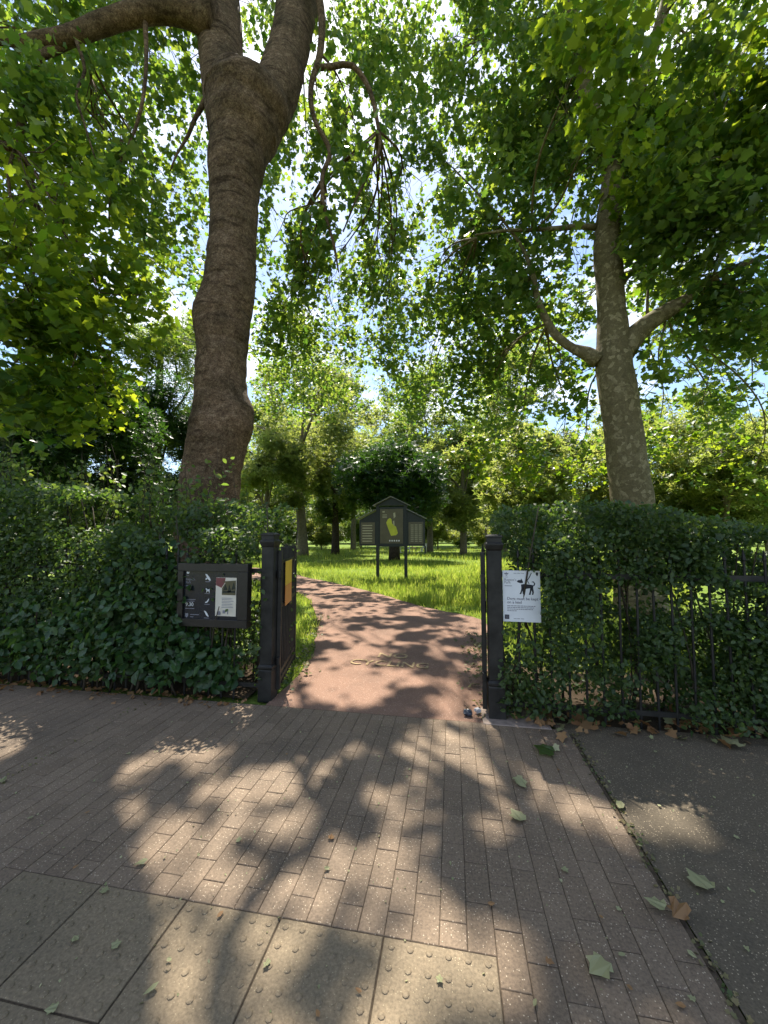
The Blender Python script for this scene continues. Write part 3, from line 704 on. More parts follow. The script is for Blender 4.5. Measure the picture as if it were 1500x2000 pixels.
def big_tree(root, ells, skel, bark, leafsz, k, thr=.555, spread=.19, limb_r=.022, up=.5):
    """ells: (centre, radii, twigs, leaf group). A limb runs from the nearest skeleton point to each clump, twigs from the limb to its leaves."""
    groups = {}; twigs = []
    for (c, r, n, g) in ells:
        r = tuple(x * 1.18 for x in r); anc = ell_pts(c, r, int(n * 1.2), thr - .04, .95, .44)
        if not len(anc): continue
        groups.setdefault(g, []).append(sun_gaps(twig_leaves(anc, k, spread, leafsz, up), root.location))
        c = Vector(c); s = min(skel, key=lambda q: (q - c).length + 1.2 * max(0, q.z - c.z - 1.5))
        pts = bend(s, c + Vector((0, 0, r[2] * .2)), random.uniform(.0, .12), 6)
        Lr = [limb_r * (1 - .8 * i / 6) + .006 for i in range(7)]
        tube('limb', pts, Lr, bark, root, 7, .35)
        sel = anc[rng.permutation(len(anc))[:max(5, len(anc) // 16)]]
        for q in sel:
            j = random.randint(2, 6); b = bend(pts[j], Vector(q), random.uniform(-.05, .10), 4); twigs.append((b, [.010, .008, .006, .004, .002]))
    if twigs: tubes_joined('twigs', twigs, bark, root, 4)['kind'] = 'stuff'
    for g, parts in groups.items():
        add_crown(root, 'crown', parts, M[g], PLANE)

def trunk_bump(seed, wr, burls, knots=.06):
    def fn(p, d, r):
        q = p + d * r
        k = 1 + .06 * (vn1(q, 1.3, seed) - .5) + knots * (vn1((q.x, q.y, q.z * 1.3), 4.2, seed + 2) - .5) + .035 * (vn1(q, 10, seed + 9) - .5)
        w_ = vn1((q.x * .5, q.y * .5, q.z * 3.2 + 1.2 * vn1(q, 1.1, seed + 3)), 1.5, seed + 5)     # creases running round the trunk
        k -= wr * max(0, 1 - abs(w_ - .5) / .09) * max(0, vn1(q, 1.7, seed + 7) - .25) * 1.6
        for (bc, br, bh) in burls:
            k += bh * math.exp(-((q - bc).length / br) ** 2)
        return r * k
    return fn
# big plane behind the left hedge
DA = 7.0
def line_at(lst, depth):                    # (x0, x1, y) pixel edges of a trunk -> centre points, radii
    p, r = [], []
    for x0, x1, y in lst:
        c = at((x0 + x1) / 2, y, depth); p.append(c); r.append((x1 - x0) / 2 * depth / F)
    return p, r
TA = empty('plane_tree', at(405, 1216, DA) * 1.0); TA.location.z = 0
org = Vector(TA.location)
def sub(lst): return [Vector(p) - org for p in lst]
edges = [(325, 485, 1222), (338, 478, 1150), (348, 470, 1040), (354, 464, 965), (364, 472, 898), (372, 484, 842), (378, 484, 804), (382, 480, 767), (384, 481, 730), (385, 483, 674), (386, 488, 636), (389, 491, 607), (396, 496, 577), (403, 500, 525), (411, 502, 450), (410, 506, 375), (408, 520, 310), (405, 545, 250), (402, 562, 212), (410, 553, 190), (440, 532, 166), (478, 506, 150)]
pA, rA = line_at(edges, DA)
brl = [(at(483, 808, DA - .1) - org, .42, .26), (at(392, 615, DA - .12) - org, .30, .20), (at(430, 745, DA - .45) - org, .2, .07), (at(560, 215, DA) - org, .5, .08)]
tube('trunk', sub(pA), rA, M['barkA'], TA, 80, .05, trunk_bump(2.0, .06, brl, .06))
def limbA(lst, parent=TA, depth=DA, mat='barkA', seg=20, dd=0.0, name='limb', bumps=True, o=org, step=.15):
    p, r = [], []
    for i, (x, y, hw_) in enumerate(lst):
        d = depth + dd * i / max(1, len(lst) - 1); p.append(at(x, y, d) - o + (Vector((random.gauss(0, .03), random.gauss(0, .03), random.gauss(0, .03))) if hw_ < 9 else Vector())); r.append(hw_ * (.72 if hw_ < 13 else 1.0) * d / F)
    return tube(name, p, r, M[mat], parent, seg, step, trunk_bump(4.0, .05, []) if bumps else None)
limbA([(450, 260, 44), (438, 170, 44), (432, 100, 44), (427, 50, 48), (424, 0, 46), (420, -80, 42), (410, -220, 34), (395, -420, 24)], dd=1.2)
limbA([(500, 265, 40), (538, 185, 44), (558, 120, 42), (573, 55, 41), (584, 0, 41), (605, -100, 38), (640, -260, 30), (690, -460, 22)], dd=1.8)
limbA([(420, 45, 36), (375, 28, 26), (330, 20, 22), (275, 24, 20), (205, 44, 19), (150, 66, 17), (90, 78, 15), (10, 80, 12), (-120, 60, 8)], dd=-.6)
limbA([(152, 66, 15), (110, 95, 12), (68, 118, 11), (52, 175, 11), (42, 245, 11), (32, 285, 12), (-10, 280, 11), (-80, 265, 8)], dd=-.5, depth=6.7, seg=12)
limbA([(282, 30, 8), (287, 115, 5.5), (280, 200, 5), (245, 270, 4), (220, 350, 3), (222, 430, 2)], depth=6.8, seg=7, bumps=False)
limbA([(152, 80, 6), (156, 130, 4.5), (154, 190, 3.5), (165, 240, 3), (185, 310, 2)], depth=6.6, seg=7, bumps=False)
limbA([(596, -60, 14), (618, -20, 12), (628, 30, 11), (625, 105, 10), (612, 175, 8), (620, 240, 7), (645, 290, 7), (630, 350, 6), (630, 415, 5), (655, 480, 4), (662, 530, 2)], depth=7.4, seg=9, bumps=False)
limbA([(622, 135, 8), (655, 124, 8), (690, 127, 7.5), (718, 175, 7), (738, 255, 5.5), (740, 292, 4.5), (715, 345, 4), (690, 395, 3), (672, 450, 2)], depth=7.4, dd=.6, seg=8, bumps=False)
limbA([(405, 190, 9), (385, 235, 6), (370, 265, 5), (350, 300, 3), (335, 330, 2)], depth=7.1, seg=7, bumps=False)
skA = [at(x, y, d) - org for x, y, d in [(420, 0, 7.2), (410, -220, 7.8), (395, -420, 8.2), (584, 0, 7.8), (640, -260, 8.5), (690, -460, 8.8), (275, 24, 6.8), (150, 66, 6.7), (10, 80, 6.5), (-120, 60, 6.4), (-80, 265, 6.2), (32, 285, 6.3), (280, 200, 6.8), (625, 105, 7.4), (630, 350, 7.4), (738, 255, 7.9), (245, 270, 6.8)]]
def E(px, py, d, r, n, g, o): return (tuple(at(px, py, d) - o), r, n, g)
ellA = [E(*q, org) for q in [
    (90, 90, 8.5, (2.4, 2.2, 2.0), 260, 'leaf_plane'), (290, 130, 9.5, (2.0, 2.0, 2.0), 230, 'leaf_plane'), (40, 330, 7.0, (1.5, 1.4, 1.3), 190, 'leaf_warm'),
    (110, 470, 6.2, (1.5, 1.2, 1.3), 230, 'leaf_warm'), (60, 610, 6.0, (1.3, 1.0, 1.1), 190, 'leaf_warm'), (190, 600, 6.6, (1.0, .9, 1.2), 150, 'leaf_warm'),
    (140, 740, 6.2, (.9, .8, .8), 90, 'leaf_warm'), (20, 740, 5.8, (.8, .8, .9), 80, 'leaf_plane'), (230, 330, 8.5, (1.7, 1.6, 1.8), 220, 'leaf_plane'), (310, 420, 10, (1.3, 1.5, 1.6), 70, 'leaf_plane'),
    (300, 30, 7.6, (1.5, 1.6, 1.2), 120, 'leaf_plane'), (640, 120, 10.5, (1.8, 2.0, 2.4), 230, 'leaf_plane'), (600, 330, 10.5, (1.3, 1.6, 2.0), 140, 'leaf_plane'), (690, 260, 9.5, (1.4, 1.5, 1.8), 190, 'leaf_plane'),
    (590, 560, 11, (1.0, 1.3, 1.7), 120, 'leaf_plane'), (700, 430, 11.5, (1.8, 1.8, 1.8), 210, 'leaf_plane'), (760, 100, 12, (2.4, 2.2, 2.6), 250, 'leaf_plane'), (490, 40, 12.5, (2.6, 2.2, 2.6), 150, 'leaf_plane'),
    (450, -250, 10, (5, 4, 3.0), 250, 'leaf_plane'), (150, -250, 8, (4, 4, 2.6), 330, 'leaf_plane'), (620, -500, 8, (5, 4, 2.4), 330, 'leaf_plane'), (440, 330, 12.5, (2.2, 1.6, 2.2), 60, 'leaf_plane'),
    (590, 650, 13.5, (1.3, 1.5, 1.5), 130, 'leaf_plane'), (690, 570, 13.5, (1.8, 1.8, 1.8), 220, 'leaf_plane'), (790, 480, 13, (1.6, 1.6, 1.8), 190, 'leaf_plane'), (740, 690, 15, (1.8, 1.8, 1.5), 190, 'leaf_plane'), (540, 440, 12, (1.0, 1.4, 1.6), 90, 'leaf_plane'), (640, 760, 17, (2.0, 1.8, 1.2), 130, 'leaf_plane'),
    (635, 420, 7.5, (.35, .4, .7), 26, 'leaf_plane'), (700, 330, 7.9, (.45, .5, .8), 36, 'leaf_plane'), (620, 200, 7.5, (.4, .5, .7), 26, 'leaf_plane'), (225, 340, 6.9, (.45, .5, .7), 36, 'leaf_plane'), (60, 200, 6.4, (.7, .6, .7), 50, 'leaf_plane'), (560, 470, 10.5, (.9, 1.2, 1.4), 130, 'leaf_plane'), (660, 640, 16, (2.2, 1.8, 1.5), 200, 'leaf_plane'), (560, 700, 18, (1.6, 1.6, 1.4), 130, 'leaf_plane'), (780, 600, 16, (2.2, 1.8, 1.8), 200, 'leaf_plane'), (540, 620, 12, (.8, 1.2, 1.3), 80, 'leaf_plane'), (520, 300, 12, (1.0, 1.2, 1.6), 80, 'leaf_plane'), (330, 560, 13, (1.5, 1.4, 1.5), 120, 'leaf_plane'), (560, 770, 20, (1.8, 1.8, 1.6), 150, 'leaf_plane'), (700, 730, 19, (2.4, 1.8, 1.6), 190, 'leaf_plane')]]
big_tree(TA, ellA, skA, M['barkA'], .118, 10)
tag(TA, 'massive brown plane tree with burls rising behind the left hedge', 'tree')

# slimmer plane behind the right hedge
DB = 8.0
TB = empty('plane_tree', at(1245, 1190, DB)); TB.location.z = 0; orgB = Vector(TB.location)
edgesB = [(1200, 1300, 1192), (1203, 1290, 1090), (1197, 1277, 998), (1190, 1268, 935), (1184, 1259, 879), (1178, 1251, 823), (1169, 1243, 767), (1163, 1235, 711), (1165, 1228, 659), (1166, 1221, 599), (1162, 1218, 543), (1158, 1213, 487), (1162, 1213, 440), (1172, 1216, 380), (1180, 1222, 310), (1197, 1240, 240), (1235, 1270, 150), (1268, 1294, 75), (1290, 1314, 0), (1330, 1346, -140), (1380, 1390, -320)]
pB, rB = line_at(edgesB, DB)
tube('trunk', [p - orgB for p in pB], [x * .92 for x in rB], M['barkB'], TB, 40, .09, trunk_bump(6.0, .03, []))
limbA([(1170, 705, 16), (1145, 690, 13), (1118, 680, 12), (1086, 655, 12), (1065, 620, 10), (1050, 585, 9), (1040, 535, 7), (1020, 480, 5), (985, 430, 3)], TB, DB, 'barkB', 14, .6, o=orgB)
limbA([(1215, 690, 24), (1245, 650, 20), (1280, 622, 17), (1312, 603, 15), (1348, 578, 12), (1395, 542, 10), (1455, 515, 7), (1540, 490, 4)], TB, DB, 'barkB', 14, -.8, o=orgB)
limbA([(1200, 320, 16), (1178, 265, 16), (1150, 195, 16), (1130, 110, 16), (1115, 30, 15), (1105, -60, 13), (1090, -220, 9)], TB, DB, 'barkB', 12, .5, o=orgB)
limbA([(1165, 445, 8), (1130, 440, 8), (1090, 448, 7), (1040, 455, 6), (980, 450, 4), (930, 465, 2)], TB, DB, 'barkB', 8, .6, o=orgB)
limbA([(1260, 615, 4), (1268, 570, 3.5), (1275, 520, 3), (1290, 440, 2)], TB, 7.9, 'barkB', 6, 0, bumps=False, o=orgB)
limbA([(1215, 560, 5), (1260, 490, 4), (1330, 420, 3.5), (1420, 330, 3), (1500, 260, 2)], TB, 7.9, 'barkB', 6, -.8, bumps=False, o=orgB)
skB = [at(x, y, d) - orgB for x, y, d in [(1195, 260, 8), (1235, 180, 8), (1290, 40, 8), (1330, -140, 8), (1115, 30, 8.4), (1090, -220, 8.5), (1040, 455, 8.4), (930, 465, 8.6), (1040, 535, 8.5), (985, 430, 8.6), (1395, 542, 7.3), (1500, 500, 7.2), (1300, 600, 7.7), (1420, 330, 7.3), (1275, 520, 7.9), (1070, 630, 8.3)]]
ellB = [E(*q, orgB) for q in [
    (880, 140, 10.5, (2.0, 2.0, 2.4), 260, 'leaf_plane'), (1000, 90, 9.5, (1.7, 1.8, 1.9), 230, 'leaf_plane'), (860, 330, 10.5, (1.6, 1.7, 1.6), 220, 'leaf_plane'), (1000, 290, 9.5, (1.6, 1.6, 1.5), 220, 'leaf_plane'),
    (940, 450, 9.5, (1.5, 1.5, 1.3), 210, 'leaf_plane'), (1080, 400, 9.2, (1.1, 1.2, 1.3), 170, 'leaf_plane'), (860, 530, 10, (1.4, 1.5, 1.2), 180, 'leaf_plane'), (1020, 560, 9.0, (1.3, 1.3, 1.2), 190, 'leaf_plane'),
    (930, 630, 10, (1.5, 1.5, 1.2), 170, 'leaf_plane'), (1090, 740, 9.6, (1.1, 1.2, .9), 110, 'leaf_plane'), (960, 760, 10.5, (1.3, 1.3, 1.0), 110, 'leaf_plane'), (1110, 200, 8.6, (1.2, 1.2, 1.4), 170, 'leaf_plane'),
    (1170, 60, 5.2, (.8, .7, .8), 60, 'leaf_warm'), (1330, 120, 6.8, (1.4, 1.3, 1.5), 240, 'leaf_plane'), (1440, 130, 6.4, (1.2, 1.3, 1.6), 230, 'leaf_warm'), (1320, 320, 7.2, (1.2, 1.2, 1.2), 200, 'leaf_warm'),
    (1440, 330, 6.4, (1.2, 1.2, 1.2), 220, 'leaf_plane'), (1400, 480, 7.0, (1.3, 1.2, 1.0), 210, 'leaf_plane'), (1310, 470, 8.6, (1.1, 1.3, 1.3), 170, 'leaf_warm'), (1470, 620, 7.2, (1.1, 1.2, .8), 140, 'leaf_plane'),
    (1380, 680, 8.2, (1.3, 1.2, .9), 150, 'leaf_plane'), (1290, 740, 8.0, (.8, .9, .6), 60, 'leaf_plane'), (1470, 760, 8.6, (1.0, 1.2, .8), 90, 'leaf_plane'), (1260, 90, 10.5, (2.2, 1.6, 2.4), 220, 'leaf_plane'),
    (1200, 230, 5.6, (.5, .5, .5), 22, 'leaf_warm'), (1250, 420, 10, (1.4, 1.3, 2.0), 150, 'leaf_plane'),
    (1150, -300, 8, (4, 4, 2.4), 330, 'leaf_plane'), (1500, -200, 6, (3, 3, 2.2), 240, 'leaf_plane'), (820, -450, 8, (4, 4, 2.4), 300, 'leaf_plane'),
    (820, 610, 12.5, (1.7, 1.7, 1.5), 200, 'leaf_plane'), (850, 730, 14, (1.9, 1.8, 1.4), 210, 'leaf_plane'), (960, 850, 14.5, (1.6, 1.6, 1.2), 130, 'leaf_plane'), (1010, 680, 11, (1.4, 1.4, 1.2), 150, 'leaf_plane'), (760, 250, 12.5, (1.6, 1.8, 2.2), 190, 'leaf_plane'), (1120, 620, 11, (1.0, 1.2, 1.4), 110, 'leaf_plane'), (1100, 860, 12, (1.2, 1.2, .8), 80, 'leaf_plane'), (900, 700, 15, (2.2, 1.8, 1.6), 200, 'leaf_plane'), (1060, 320, 12, (1.6, 1.5, 1.8), 150, 'leaf_plane'), (1330, 600, 11, (1.6, 1.4, 1.5), 150, 'leaf_plane'),
    (1450, 700, 10.5, (1.5, 1.4, 1.3), 150, 'leaf_plane'), (1400, 250, 9, (1.6, 1.5, 1.8), 180, 'leaf_warm'), (1130, 540, 12, (1.2, 1.3, 1.8), 120, 'leaf_plane'), (1290, 830, 12, (1.5, 1.3, .9), 90, 'leaf_plane'), (1480, 480, 10, (1.5, 1.4, 1.6), 110, 'leaf_plane'), (830, 790, 18, (2.2, 1.8, 1.5), 170, 'leaf_plane'), (940, 780, 16, (1.8, 1.6, 1.4), 150, 'leaf_plane'), (990, 890, 13, (1.2, 1.2, 1.0), 90, 'leaf_warm'), (1090, 930, 14, (1.3, 1.2, .9), 90, 'leaf_warm'), (1390, 880, 12, (1.4, 1.2, 1.0), 90, 'leaf_warm'), (1470, 940, 11, (1.2, 1.2, .8), 70, 'leaf_plane')]]
big_tree(TB, ellB, skB, M['barkB'], .118, 10)
tag(TB, 'slender plane tree with pale flaking bark behind the right hedge', 'tree')

# trees further off -------------------------------------------------------
def far_tree(name, base, label, cat, H, crown_r, crown_z, tr, leaf, bark, n, size, lobes=9, group=None, tpl=CLUMP, lean=0.0, limbs=5, trunk_pts=None, thr=.40, flat=.8, up=.5):
    t = empty(name, base); t.location.z = 0
    top = Vector((lean, 0, crown_z + crown_r * .4))
    pts = trunk_pts or [Vector((0, 0, -.05)), Vector((.05 * lean, .05, crown_z * .3)), Vector((lean * .4, -.05, crown_z * .65)), top]
    rad = [tr * (1.25, 1.0, .85, .45, .3, .2)[min(i, 5)] for i in range(len(pts))]
    tube('trunk', pts, rad, bark, t, 12, .6)
    parts = []; lobes = int(lobes * 1.7)
    for i in range(lobes):
        d = rand_unit(1)[0]; c = np.array([lean * .7, 0, crown_z]) + d * np.array([crown_r, crown_r, (H - crown_z) * .9 if d[2] > 0 else crown_z * .72]) * random.uniform(.45, .85)
        rr = crown_r * random.uniform(.22, .52)
        parts.append((c, rr))
        if i < limbs: tube('limb', bend(pts[-2].lerp(pts[-1], random.uniform(-.4, .8)), Vector(c), random.uniform(0, .15), 4), [tr * .42, tr * .34, tr * .25, tr * .16, tr * .08], bark, t, 6, .6)
    anc = np.concatenate([ell_pts(c, (r_, r_, r_ * flat), int(n / lobes * (r_ / crown_r / .37) ** 2), thr + .04, 1.5 / max(crown_r * .35, .6), .55) for c, r_ in parts])
    k = len(anc); nr = rand_unit(k); nr[:, 2] = np.abs(nr[:, 2]) + up; dr = rand_unit(k); dr[:, 2] -= .3
    sz = size * (1 + .3 * rng.normal(size=k)).clip(.4, 1.8)
    o = link('crown', leaf_mesh('crown', anc, nr, dr, sz, tpl), leaf, t)
    tag(t, label, cat, group); return t
def gpt(px, d): p = at(px, 1050, d); return Vector((p.x, p.y, 0))
# forked tree left of the board, its branching trunk visible
bC = gpt(592, 33); oC = Vector(bC)
tpC = [at(x, y, 33) - oC for x, y in [(592, 1086), (588, 1010), (583, 950), (582, 890), (590, 850), (592, 790)]]
tC = far_tree('plane_tree', bC, 'slim forked tree standing between the left gate and the map board', 'tree', 20.0, 5.8, 11.0, .40, M['leaf_far'], M['barkF'], 15000, .28, 14, trunk_pts=tpC)
for lst in ([(590, 955, 7), (615, 928, 6), (640, 905, 4), (665, 880, 2)], [(582, 900, 7), (563, 870, 6), (535, 845, 4), (500, 832, 2)]):
    tube('limb', [at(x, y, 33) - oC for x, y, w_ in lst], [w_ * 33 / F for x, y, w_ in lst], M['barkF'], tC, 8, .5)
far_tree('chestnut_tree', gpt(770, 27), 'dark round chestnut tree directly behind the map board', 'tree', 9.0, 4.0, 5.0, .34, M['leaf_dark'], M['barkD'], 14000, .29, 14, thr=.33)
far_tree('young_tree', gpt(655, 36), 'dark trunked tree left of the map board beyond the path', 'tree', 10, 3.2, 5.6, .34, M['leaf_mid'], M['barkD'], 8000, .30, 9)
far_tree('pale_tree', gpt(520, 30), 'thin trunked pale tree beside the massive plane trunk', 'tree', 10.5, 3.4, 5.8, .22, M['leaf_far'], M['barkF'], 9000, .28, 10)
GB = 'trees beyond the lawn'
LAWN = ['tall sunlit tree above and left of the map board', 'green tree rising right behind the dark chestnut', 'small pale tree just right of the map board', 'broad green tree between the chestnut and the right gate post', 'sunlit tree above the right gate post', 'green tree filling the gap just right of the massive trunk',
        'far pale tree seen behind the slim forked tree', 'farthest tall tree above the map board roof', 'far pale tree above the low building']
for k, (px, d, H, cr_, cz, lf) in enumerate([(690, 50, 24, 7.5, 12, 'leaf_far'), (840, 42, 20, 6.5, 10, 'leaf_mid'), (905, 36, 12, 4.2, 6.2, 'leaf_far'), (985, 44, 20, 6.5, 9.5, 'leaf_mid'), (1040, 29, 15.5, 4.4, 8.5, 'leaf_far'), (500, 46, 21, 6.5, 10, 'leaf_mid'), (560, 66, 27, 8.5, 13, 'leaf_far'), (770, 66, 29, 9, 14, 'leaf_mid'), (900, 72, 27, 9, 13, 'leaf_far')]):
    far_tree('lawn_tree', gpt(px, d), LAWN[k], 'tree', H * 1.2, cr_, cz, .3, M[lf], M['barkF'], 8500, .36 * d / 40 + .05, 14, GB, thr=.44)
# sunny trees and shrubs behind the right hedge
for k, (px, d, H, cr_, cz, lf, lab) in enumerate([(1040, 17, 5.2, 1.9, 2.9, 'leaf_far', 'sunlit leafy bush between the gate and the pale plane trunk'), (1150, 20, 6.2, 2.4, 3.4, 'leaf_far', 'sunlit bush just left of the pale plane trunk'),
        (1320, 17, 6.0, 2.3, 3.2, 'leaf_mid', 'bright bush just right of the pale plane trunk'), (1420, 14, 5.6, 2.0, 3.0, 'leaf_far', 'bright bush at the right edge behind the hedge'), (1500, 18, 8.0, 2.8, 4.4, 'leaf_mid', 'tall leafy tree at the right edge behind the hedge'), (1240, 26, 10.5, 3.6, 5.6, 'leaf_far', 'taller sunlit tree behind the pale plane trunk')]):
    far_tree('leafy_bush', gpt(px, d), lab, 'bush' if H < 7 else 'tree', H + 2.2, cr_ * 1.15, cz + .9, .10, M[lf], M['barkF'], 7600, .16 + .004 * d, 17, flat=1.0, thr=.46)
# dark trees behind the left hedge
for (px, d, H, cr_, cz, lab, n) in [(150, 13, 8.2, 2.9, 4.6, 'dark leaning tree behind the left hedge', 17000), (285, 17, 9.4, 2.4, 5.6, 'dark tree just left of the massive plane trunk', 12000), (10, 11, 7.0, 2.6, 3.6, 'dense dark tree at the left edge behind the hedge', 13000)]:
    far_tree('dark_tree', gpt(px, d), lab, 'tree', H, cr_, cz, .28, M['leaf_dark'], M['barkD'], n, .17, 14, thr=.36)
far_tree('fresh_tree', gpt(300, 21), 'fresh green tree rising above the dark trees at left', 'tree', 16.0, 3.4, 11.0, .3, M['leaf_mid'], M['barkD'], 13000, .20, 12)

# closing wood
def wood():
    a = []
    for i in range(1, 140):
        th = R(-64 + 128 * i / 140); d = random.uniform(95, 125)
        c = W(d * math.sin(th), d * math.cos(th)); h_ = random.uniform(10, 20)
        a.append(ell_pts((c.x, c.y, h_ * .5), (7, 7, h_ * .52), 200, 0, 1, .5))
    p = np.concatenate(a); k = len(p); nr = rand_unit(k); nr[:, 2] = np.abs(nr[:, 2]) + .4; dr = rand_unit(k)
    o = link('wood', leaf_mesh('wood', p, nr, dr, 1.5 * (1 + .3 * rng.normal(size=k)).clip(.4, 1.8), CLUMP), M['leaf_mid'])
    tag(o, 'distant wood closing off the park behind the lawn', 'wood', kind='stuff')
wood()

# ------------------------------------------------------------------ hedges
def hedge_pts(n, x0, x1, top, front, back, gap=None, nscale=2.2, thr=.36, zmin=.12):
    out = []; tot = 0
    while tot < n:
        m = n; x = rng.uniform(x0, x1, m); q = rng.random(m); tz = top(x); z = zmin + (tz - zmin) * rng.random(m) ** .85
        fy = front(x, z); y = fy + (back - fy) * q ** 1.4
        p = np.stack([x, y, z], 1); ok = vnoise(p, nscale, 3.0) > thr
        if gap is not None: ok &= ~gap(p)
        p = p[ok]; out.append(p); tot += len(p)
    return np.concatenate(out)[:n]
def hedge_leaves(root, name, p, size, mat, tpl, face=.6):
    k = len(p); nr = rand_unit(k); nr[:, 1] -= face; nr[:, 2] += .55; dr = rand_unit(k); dr[:, 2] -= .25
    return link(name, leaf_mesh(name, p, nr, dr, size * (1 + .28 * rng.normal(size=k)).clip(.4, 1.8), tpl), mat, root)
def stems(root, n, x0, x1, y0, y1, top, mat):
    lst = []
    for i in range(n):
        x = random.uniform(x0, x1); y = random.uniform(y0, y1); h_ = float(top(x)) * random.uniform(.75, 1.0)
        b = bend((x, y, -.02), (x + random.uniform(-.3, .3), y + random.uniform(-.25, .2), h_), 0, 5); r_ = random.uniform(.008, .02)
        lst.append((b, [r_ * (1 - .14 * j) for j in range(6)]))
    tubes_joined('stems', lst, mat, root, 5)
hr = empty('hedge', (0, 0, 0))
topR = lambda x: 1.58 + .10 * np.sin(x * 1.7) + .20 * vnl(x, 0, 0, 1.3, 2.0) + .08 * vnl(x, 0, 3, 4.0, 2.0) + .05 * np.maximum(0, x - 2)
frontR = lambda x, z: FY - .02 - .26 * vnl(x, z, 1, 1.5, 7.0) + .05 * (z < .40) - .05 * (z > 1.1)
def gapR(p):
    x, z = p[:, 0], p[:, 2]
    g1 = ((x - 1.95) / .55) ** 2 + ((z - 1.02) / .15) ** 2 < 1
    g2 = ((x - .62) / .22) ** 2 + ((z - .62) / .26) ** 2 < 1
    sgn = (x > sg.location.x - SW / 2 - .05) & (x < sg.location.x + SW / 2 + .01) & (z > sg.location.z - .06) & (z < sg.location.z + SH + .01) & (p[:, 1] < FY + .12)
    return sgn | (g1 | g2) & (rng.random(len(p)) < .82) | ((z < .30) & (rng.random(len(p)) < .20))
p = hedge_pts(78000, RP.x + .02, RP.x + 5.2, topR, frontR, FY + .60, gapR, 3.0, .42, .05)
hedge_leaves(hr, 'foliage', p, .039, M['leaf_hedge'], OVAL)
stems(hr, 70, RP.x + .12, RP.x + 6, FY + .12, FY + .5, topR, M['twig'])
tag(hr, 'small leaved clipped hedge growing through the railing right of the gate', 'hedge')
hl = empty('hedge', (0, 0, 0))
topL = lambda x: 1.62 + .14 * np.maximum(0, -x - 2.2) ** .8 + .26 * vnl(x, 0, 0, 1.6, 5.0) + .10 * vnl(x, 0, 3, 4.5, 5.0)
def frontL(x, z): return FY - .02 - .18 * vnl(x, z, 2, 1.6, 1.0) - .10 * (np.asarray(x) < -3.4)
cz0 = nc_.location
def gapL(p):
    x, z = p[:, 0], p[:, 2]; e = rng.random(len(p))
    under = (np.abs(x - cz0.x) < .42) & (z < cz0.z + CH + .02) & (p[:, 1] < FY + .22)
    near = (x > LP.x - .30) & (z < 1.35)
    return under & (e < .97) | near & (e < .72)
p = hedge_pts(52000, -7.6, LP.x - .02, topL, frontL, FY + .85, gapL, 2.2, .38)
hedge_leaves(hl, 'foliage', p, .047, M['leaf_hedge'], OVAL)
stems(hl, 70, -7.4, LP.x - .1, FY + .1, FY + .7, topL, M['twig'])
tag(hl, 'tall overgrown hedge left of the gate behind the notice case', 'hedge')
# broad-leaved bush bulging over the footway at left
bl = empty('broad_leaved_bush', (0, 0, 0))
pts = []
for c, r_, n in [((-3.35, FY - .10, .62), (.75, .30, .50), 1500), ((-2.75, FY - .06, .38), (.45, .26, .34), 800), ((-4.1, FY - .05, .55), (.7, .34, .5), 1200), ((-3.1, FY + .0, 1.15), (.6, .24, .42), 900), ((-2.35, FY - .02, .28), (.32, .2, .25), 420), ((-4.9, FY - .02, .5), (.7, .34, .45), 900)]:
    pts.append(ell_pts(c, r_, n, .32, 2.6, .45))
p = np.concatenate(pts); p = p[p[:, 2] > .05]
hedge_leaves(bl, 'foliage', p, .072, M['leaf_broad'], OVAL, .9)
stems(bl, 26, -4.8, -2.3, FY - .12, FY + .1, lambda x: .9, M['twig'])
tag(bl, 'dark broad leaved bush bulging over the left footway', 'bush')
# loose shoots above the left hedge
sh = empty('wispy_shrub', (0, 0, 0)); lst = []; lp = []
for i in range(90):
    x = random.uniform(-7.2, -2.6); y = random.uniform(FY + .3, FY + 1.2); b0 = float(topL(x)) - .35; h_ = random.uniform(.25, .75)
    b = bend((x, y, b0), (x + random.uniform(-.2, .2), y + random.uniform(-.2, .1), b0 + .3 + h_), .0, 5); lst.append((b, [.006, .005, .004, .003, .002, .001]))
    for q in range(26):
        t_ = random.random(); c = b[int(t_ * 4.99)]; lp.append((c.x + random.gauss(0, .05), c.y + random.gauss(0, .05), c.z + random.gauss(0, .05)))
tubes_joined('stems', lst, M['twig'], sh, 4); hedge_leaves(sh, 'foliage', np.array(lp), .06, M['leaf_mid'], OVAL, .2)
tag(sh, 'loose pale shoots standing above the left hedge top', 'shrub')

# ------------------------------------------------------------------ grass
def grass(n, d0, d1, hgt, wid, half=1.05, rmin=0):
    d = d0 * (d1 / d0) ** rng.random(n); s = rng.uniform(-half, half, n) * d * .75
    x = s * CY - d * SY; y = s * SY + d * CY
    ok = (~inside(PATH_POLY, x, y)) & ((y > FY + 1.2) | ((y > FY + .15) & (x > -2.3) & (x < .75)))
    ok &= ~((x < -2.6) & (y < 6.0))
    x, y = x[ok], y[ok]; k = len(x)
    hn = vnoise(np.stack([x, y, x * 0], 1), .45, 1.0); hh = hgt * (.45 + 1.1 * hn) * (1 + .3 * rng.normal(size=k)).clip(.4, 1.8)
    p = np.stack([x, y, np.full(k, -.045)], 1)
    dr = rng.normal(size=(k, 3)) * .38; dr[:, 2] = 1.0
    nr = rand_unit(k); nr[:, 2] *= .2
    return p, nr, dr, hh
BL = (np.array([(-.045, 0, 0), (.045, 0, 0), (.012, 1, .16), (-.03, .55, .03)]), [(0, 1, 2, 3)])
A = [grass(60000, 4.4, 11, .075, .01), grass(80000, 9, 24, .16, .01), grass(32000, 20, 60, .22, .01)]
go = link('grass', leaf_mesh('grass', *[np.concatenate([a_[i] for a_ in A]) for i in range(4)], BL), M['grass'])
